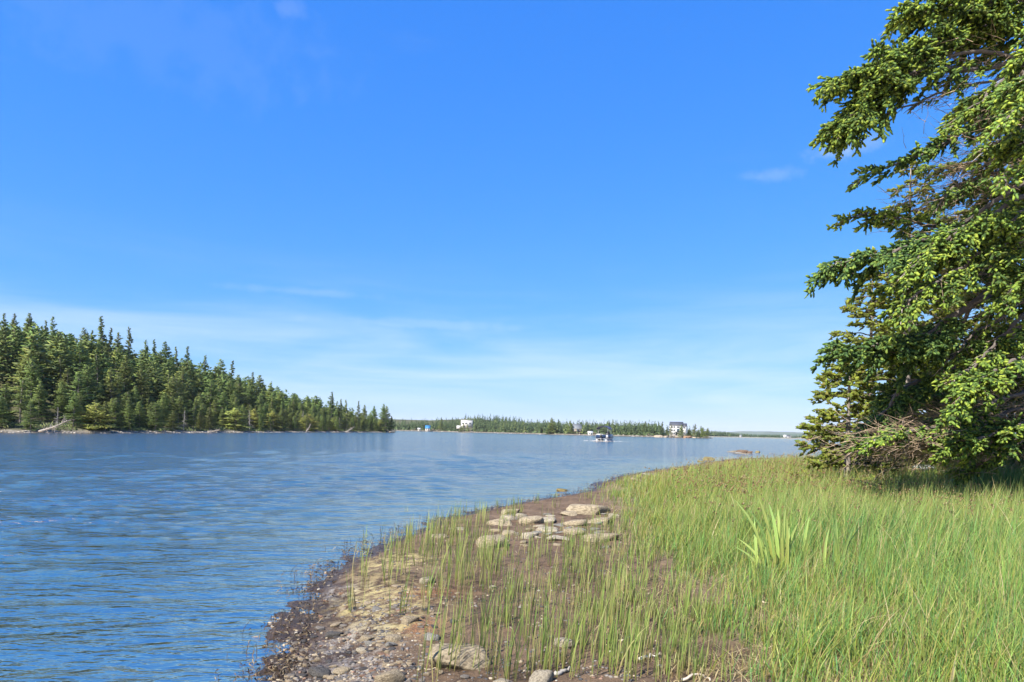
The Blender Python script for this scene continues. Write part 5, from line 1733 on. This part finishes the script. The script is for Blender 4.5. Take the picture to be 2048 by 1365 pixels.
def house_big():
    Y = 478
    p = at(1331.5, 872, Y); q = at(1366, 872, Y)
    e = empty('house', (p[0] + 2.6, p[1], 1.9), 'tall three storey white house with dark gable roof on the rocky far shore', 'house')
    e.rotation_euler = (0, 0, -.33)
    Wd, D, H = 8.6, 6.2, 6.9
    mb = MB(); mb.box((Wd / 2, D / 2, H / 2 - .5), (Wd, D, H + 1)); gable_wall(mb, 0.0, 0, D, H, H + 2.1, .15); gable_wall(mb, Wd - .15, 0, D, H, H + 2.1, .15)
    mb.obj('wall', M['white'], e)
    mb = MB(); gable(mb, 0, Wd, 0, D, H, H + 2.1, .35); mb.obj('roof', M['roof'], e)
    mb = MB(); mb.box((Wd + 1.25, D / 2 + .3, 2.9), (2.5, D - 1.2, 6.8)); mb.obj('wing', M['white'], e)
    mb = MB(); gable(mb, Wd, Wd + 2.5, .9, D - .3, 6.3, 8.0, .3); mb.obj('roof', M['roof'], e)
    for z in (1.1, 3.3, 5.5):
        for x in (1.6, 3.2): win(e, (x, -.04, z), 1.1, 1.25, 0)
        if z != 3.3: win(e, (5.9, -.04, z if z > 2 else z), 1.7, 1.2, 0, n=3)
    for z in (1.6, 4.8): win(e, (-.04, D / 2, z), .8, 1.1, -math.pi / 2, n=1)
    for z in (1.2, 5.2): win(e, (Wd + 1.3, .82, z), 1.1, 1.2, 0)
    mb = MB(); mb.box((5.9, -.06, 3.2), (1.7, .12, 2.2)); mb.obj('patio_door', M['glass'], e)
    mb = MB(); mb.box((5.9, -1.2, 2.0), (4.2, 2.2, .18)); mb.obj('deck', M['grey'], e)
    for x in (4.0, 7.8):
        mb = MB(); mb.box((x, -2.1, .9), (.2, .2, 2.2)); mb.obj('post', M['grey'], e)
    mb = MB(); mb.box((4.6, -.06, .9), (.9, .1, 2.0)); mb.obj('door', M['glass'], e)


def house_block():
    p = at(921, 866, 640)
    e = empty('house', (p[0], p[1], 3.2), 'white block shaped house with flat roof half hidden by spruces on the far shore', 'house')
    mb = MB(); mb.box((5.6, 3.5, 4.9), (10.8, 7, 7)); mb.box((-1.8, 3, 1.6), (4.0, 5, 3.0)); mb.obj('wall', M['white'], e)
    mb = MB(); mb.box((5.6, 3.5, 8.5), (11.4, 7.6, .25)); mb.obj('roof', M['white'], e)
    for x in (2.2, 5.0, 8.8): win(e, (x, -.04, 5.4), 1.8, 1.4, 0)
    for x in (3.2, 7.4): win(e, (x, -.04, 2.6), 1.6, 1.4, 0)


def cabin(x, Y, w, h, label, wall, roof, rz=0.0, foot=None, name='cabin', cat='cabin', z=None, rr=.35, d=None):
    p = at(x, 866, Y); d = d or w * .8
    z = float(far_z(np.array([p[0]]), np.array([p[1]]))[0][0]) if z is None else z
    z = max(z, .3)
    e = empty(name, (p[0], p[1], z), label, cat); e.rotation_euler = (0, 0, rz)
    hw = h * (1 - rr)
    mb = MB(); mb.box((0, d / 2, hw / 2 - .2), (w, d, hw + .4)); gable_wall(mb, -w / 2, 0, d, hw, h, .1); gable_wall(mb, w / 2 - .1, 0, d, hw, h, .1); mb.obj('wall', M[wall], e)
    mb = MB(); gable(mb, -w / 2, w / 2, 0, d, hw, h, .3, .15); mb.obj('roof', M[roof], e)
    win(e, (-w * .22, -.04, hw * .55), w * .18, hw * .4, 0, n=1)
    mb = MB(); mb.box((w * .2, -.04, hw * .38), (w * .2, .1, hw * .72)); mb.obj('door', M['glass'], e)
    return e


house_big()
house_block()
cabin(855, 665, 4.4, 5.2, 'small bright blue cabin with white lower wall on the far shore', 'white', 'blue', z=.9, rr=.5)
cabin(838, 672, 2.6, 2.4, 'tiny white shed left of the blue cabin', 'white', 'white', z=.9, name='shed', cat='shed')
cabin(1151, 545, 9.5, 6.0, 'wide low house with grey roof sunk among the far trees', 'wood', 'grey', z=2.8, rr=.6, d=8, name='house', cat='house')
cabin(1181, 520, 3.6, 2.7, 'small white boathouse at the water left of the boat', 'white', 'white', z=.6, name='shed', cat='shed')
cabin(1571, 1480, 6, 6, 'white gabled house far off at the right, left one of the pair', 'white', 'white', z=2.0, name='house', cat='house', rr=.5)
cabin(1578, 1485, 7, 5, 'white gabled house far off at the right, right one of the pair', 'white', 'roof', z=2.0, name='house', cat='house', rr=.5)
cabin(1482, 1130, 3, 4, 'tiny white building at the water below the distant wood', 'white', 'grey', z=1.0, name='shed', cat='shed')
cabin(1630, 1490, 6, 4, 'low white house at the right end of the distant shore', 'white', 'grey', z=2.0, name='house', cat='house')
for (x, Y, w, lab) in ((1423, 470, 2.6, 'small white skiff moored off the tip of the far shore'), (1486, 1125, 3.5, 'tiny white boat before the distant wood'), (1534, 1440, 4.5, 'white boat far off left of the pair of white houses')):
    p = at(x, 878, Y)
    e = empty('skiff', (p[0], p[1], 0), lab, 'boat')
    mb = MB(); k = np.linspace(0, 1, 7); V = []
    for t in k:
        b = .55 * math.sin(min(1, (1 - t) * 1.6 + .05) * math.pi / 2)
        V += [((t - .5) * w, -b, .5 + .2 * t * t), ((t - .5) * w, -b * .7, -.05), ((t - .5) * w, b * .7, -.05), ((t - .5) * w, b, .5 + .2 * t * t)]
    i = np.arange(6)[:, None] * 4
    mb.add(np.array(V), [np.concatenate([i + [[j, j + 1, j + 5, j + 4]] for j in range(3)] + [[[0, 3, 2, 1]]])]); mb.obj('hull', M['white'], e)
    mb = MB(); mb.box((-.1, 0, .38), (.3, .9, .06)); mb.obj('bench', M['wood'], e)
for (x, top, Y, lab) in ((1582, 871, 1440, 'thin white pole standing right of the pair of far white houses'), (1601, 874, 1440, 'second thin pole farther right on the distant shore')):
    p = at(x, top, Y)
    mb = MB(); mb.tube([(0, 0, 0), (0, 0, p[2])], .25, 5); tag(mb.obj('pole', M['white'], None, (p[0], p[1], 0)), lab, 'pole')


def shore_rocks():
    rg = rs(71)
    for (x, y, w, h, lab) in ((1318, 872.5, 20, 6, 'broad pale rock face left of the tall white house'), (1333, 873.5, 14, 4, 'brownish rock below the gable of the tall white house'), (1356, 875, 22, 4.5, 'pale rock ledge below the tall white house'),
                              (1375, 875, 22, 5, 'orange brown rock bank right of the tall white house'), (1395, 876.5, 18, 3.5, 'pale rock spit under the last trees of the far shore'), (780, 864, 18, 3.5, 'flat pale rock shelf at the tip of the wooded point')):
        Y = 466 if x > 800 else 326
        p = at(x, y, Y); s = Y / F
        o = link('shore_rock', ROCK_MESHES[int(x) % 14], None, (p[0], p[1] + 2, .2)); o.scale = (w * s / 2, 3.0, h * s * .9)
        o.color = (.30, .26, .21, 1) if x != 1375 else (.26, .17, .11, 1)
        tag(o, lab, 'rock')


shore_rocks()


# ------------------------------------------------------------------ pontoon boat
def boat():
    p = at(1209, 882, 150)
    e = empty('pontoon_boat', (p[0], p[1], 0), 'dark blue pontoon boat with raised navy canopy motoring away on open water', 'boat')
    e.rotation_euler = (0, 0, math.radians(70)); e.scale = (1.06, 1.06, 1.1)
    Lb, Wb = 6.0, 2.6          # +x is the bow
    for s in (-1, 1):
        mb = MB(); x = np.array([-Lb / 2, -Lb / 2 + .1, Lb / 2 - 1.0, Lb / 2 - .45, Lb / 2 - .05]); mb.tube(np.stack([x, x * 0 + s * .95, np.array([.12, .12, .12, .2, .36])], 1), [.22, .32, .32, .24, .04], 12)
        mb.obj('pontoon', M['alu'], e, None, True)
    mb = MB(); mb.box((0, 0, .5), (Lb, Wb, .12)); mb.obj('deck', M['alu'], e)
    for s in (-1, 1):
        mb = MB(); mb.box((0.0, s * (Wb / 2 - .05), .93), (Lb - .5, .05, .62)); pn = mb.obj('side_panel', M['navy'], e)
        mb = MB(); mb.tube([(-Lb / 2 + .25, s * (Wb / 2 - .05), 1.29), (Lb / 2 - .25, s * (Wb / 2 - .05), 1.29)], .035, 6); mb.obj('rail', M['alu'], pn)
    mb = MB(); mb.box((-Lb / 2 + .28, .25, .93), (.05, Wb - .75, .62)); pn = mb.obj('stern_panel', M['navy'], e)
    mb = MB(); mb.tube([(-Lb / 2 + .28, -Wb / 2 + .1, 1.29), (-Lb / 2 + .28, Wb / 2 - .1, 1.29)], .04, 6); mb.obj('rail', M['alu'], pn)
    mb = MB(); mb.box((Lb / 2 - .25, 0, .93), (.05, Wb - .1, .62)); mb.obj('bow_panel', M['navy'], e)
    for (x, y, w, d) in ((-2.0, .55, .75, 1.3), (1.6, -.85, 1.7, .6), (1.6, .85, 1.7, .6)):
        mb = MB(); mb.box((x, y, .78), (w, d, .42)); mb.box((x - (w / 2 - .08 if d > w else 0), y + (np.sign(y) * (d / 2 - .08) if d < w else 0), 1.2), (.16 if d > w else w, .16 if d < w else d, .5)); mb.obj('seat', M['seat'], e)
    mb = MB(); mb.box((-.1, -.75, 1.05), (.55, .7, 1.0)); c = mb.obj('console', M['black'], e)
    mb = MB(); V = np.array([(.1, -1.1, 1.56), (.1, -.4, 1.56), (-.05, -.45, 2.0), (-.05, -1.05, 2.0)]); mb.add(np.vstack([V, V + [.03, 0, 0]]), [[[0, 1, 2, 3], [4, 7, 6, 5], [0, 4, 5, 1], [2, 6, 7, 3]]]); mb.obj('windscreen', M['glass'], c)
    mb = MB(); th = np.linspace(0, 2 * math.pi, 15); mb.tube(np.stack([-.42 + .06 * np.cos(th), -.75 + .19 * np.cos(th), 1.38 + .19 * np.sin(th)], 1), .018, 5); mb.obj('steering_wheel', M['black'], c)
    mb = MB(); mb.box((-.95, -.75, .85), (.55, .6, .35)); mb.box((-1.2, -.75, 1.3), (.14, .6, .8)); mb.obj('helm_seat', M['black'], e)
    # canopy: a cloth arched over hoops
    mb = MB(); xs = np.linspace(-2.1, .9, 9); ph = np.linspace(-1, 1, 13); V = []
    for x in xs:
        for q in ph:
            V.append((x, q * 1.38, 3.05 - .55 * abs(q) ** 3.0 - .05 * ((x + .6) / 1.5) ** 2 + .012 * math.sin(x * 9)))
    V = np.array(V); k = 13; i = np.arange(8)[:, None] * k; j = np.arange(12)[None]
    Q = np.stack([i + j, i + j + k, i + j + k + 1, i + j + 1], -1).reshape(-1, 4)
    n = len(V); mb.add(np.vstack([V, V - [0, 0, .15]]), [np.concatenate([Q, Q[:, ::-1] + n])]); cn = mb.obj('canopy', M['canvas'], e, None, True)
    for s_, x0, x1 in ((0, -2.0, -.7), (0, .8, -.5), (0, -.6, -.6)):
        mb = MB(); pts = []
        for q in np.linspace(-1, 1, 15):
            zz = 2.93 - .42 * abs(q) ** 3.0; pts.append((x0, q * 1.34, zz))
        pts = [(x1, -1.28, 1.3)] + pts + [(x1, 1.28, 1.3)]
        mb.tube(pts, .028, 5); mb.obj('canopy_frame', M['alu'], e)
    mb = MB(); mb.box((-2.6, -1.22, 1.9), (.06, .05, 1.2)); mb.box((-2.72, -1.1, .9), (.05, .5, .7)); mb.obj('boarding_ladder', M['alu'], e)
    # outboard
    mb = MB(); mb.box((-Lb / 2 - .35, 0, 1.05), (.5, .38, .5)); mb.box((-Lb / 2 - .38, 0, 1.32), (.36, .3, .10)); m_ = mb.obj('outboard_motor', M['black'], e)
    mb = MB(); mb.box((-Lb / 2 - .32, 0, .5), (.24, .14, .75)); mb.box((-Lb / 2 - .34, 0, .1), (.42, .2, .05)); mb.obj('leg', M['alu'], m_)
    for x, y in ((-Lb / 2 + .25, -Wb / 2 + .1), (-Lb / 2 + .25, Wb / 2 - .1), (Lb / 2 - .25, -Wb / 2 + .1), (Lb / 2 - .25, Wb / 2 - .1)):
        mb = MB(); mb.tube([(x, y, .55), (x, y, 1.3)], .03, 6); mb.obj('rail_post', M['alu'], e)
    # foam round the pontoons and the wake
    rg = rs(12)
    n = 320
    c_, s_ = math.cos(math.radians(70)), math.sin(math.radians(70))
    lx = np.concatenate([rg.uniform(-4.0, 2.8, n // 2), -3 - np.abs(rg.normal(0, 2.0, n // 4)), rg.uniform(-5, 0, n - n // 2 - n // 4)])
    ly = np.concatenate([rg.choice([-1, 1], n // 2) * (1.15 + np.abs(rg.normal(0, .28, n // 2))), rg.normal(0, .8, n // 4), rg.choice([-1, 1], n - n // 2 - n // 4) * rg.uniform(1.2, 4.5, n - n // 2 - n // 4)])
    X, Y_ = p[0] + lx * c_ - ly * s_, p[1] + lx * s_ + ly * c_
    s = rg.uniform(.02, .055, n)
    Z = np.abs(rg.normal(0, .07, n)) + .02
    # two long thin wake lines spreading astern
    m = 160
    t = rg.random(m); sg = rg.choice([-1, 1], m, p=[.35, .65]); wx = p[0] + sg * (2 + t * np.where(sg < 0, 16, 5)) ; wy = p[1] - 3.5 - 3.0 * t + rg.normal(0, .25, m)
    wx = np.where(sg > 0, p[0] + 2 + 5 * t, p[0] - 2 - 20 * t)
    X = np.r_[X, wx]; Y_ = np.r_[Y_, wy]; Z = np.r_[Z, np.full(m, .05)]; s = np.r_[s, rg.uniform(.015, .03, m) * (1.1 - t)]
    V0, F0 = ICO[1]; n = len(X)
    V = V0[None] * (s[:, None] * np.array([2.6, 1.6, .6]))[:, None] + np.stack([X, Y_, Z], 1)[:, None]
    tag(link('foam', mesh('foam', V.reshape(-1, 3), [(F0[None] + (np.arange(n) * len(V0))[:, None, None]).reshape(-1, 3)], M['seat'], True)), 'white foam and wake lines around the boat', 'foam', None, 'stuff')


boat()

# ------------------------------------------------------------------ air
def haze():
    m, nd, lk = new_mat('haze')
    pv = nd.new('ShaderNodeVolumePrincipled')
    pv.inputs['Color'].default_value = (.95, .98, 1.0, 1); pv.inputs['Density'].default_value = HAZE; pv.inputs['Anisotropy'].default_value = 0
    o = nd.new('ShaderNodeOutputMaterial'); lk.new(pv.outputs[0], o.inputs['Volume'])
    mb = MB(); mb.box((0, 0, 68), (18000, 18000, 150))
    ob = mb.obj('haze', m, None); ob['kind'] = 'stuff'; ob['label'] = 'thin summer haze over the lake'; ob['category'] = 'haze'


HAZE = 5.5e-5
haze()
print('done', time.time() - T0)
seen = {}
for m_ in bpy.data.meshes:
    seen[m_.name] = len(m_.loops) - 2 * len(m_.polygons)
print('unique tris', sum(seen.values()), sorted(((v, k) for k, v in seen.items()), reverse=True)[:12])
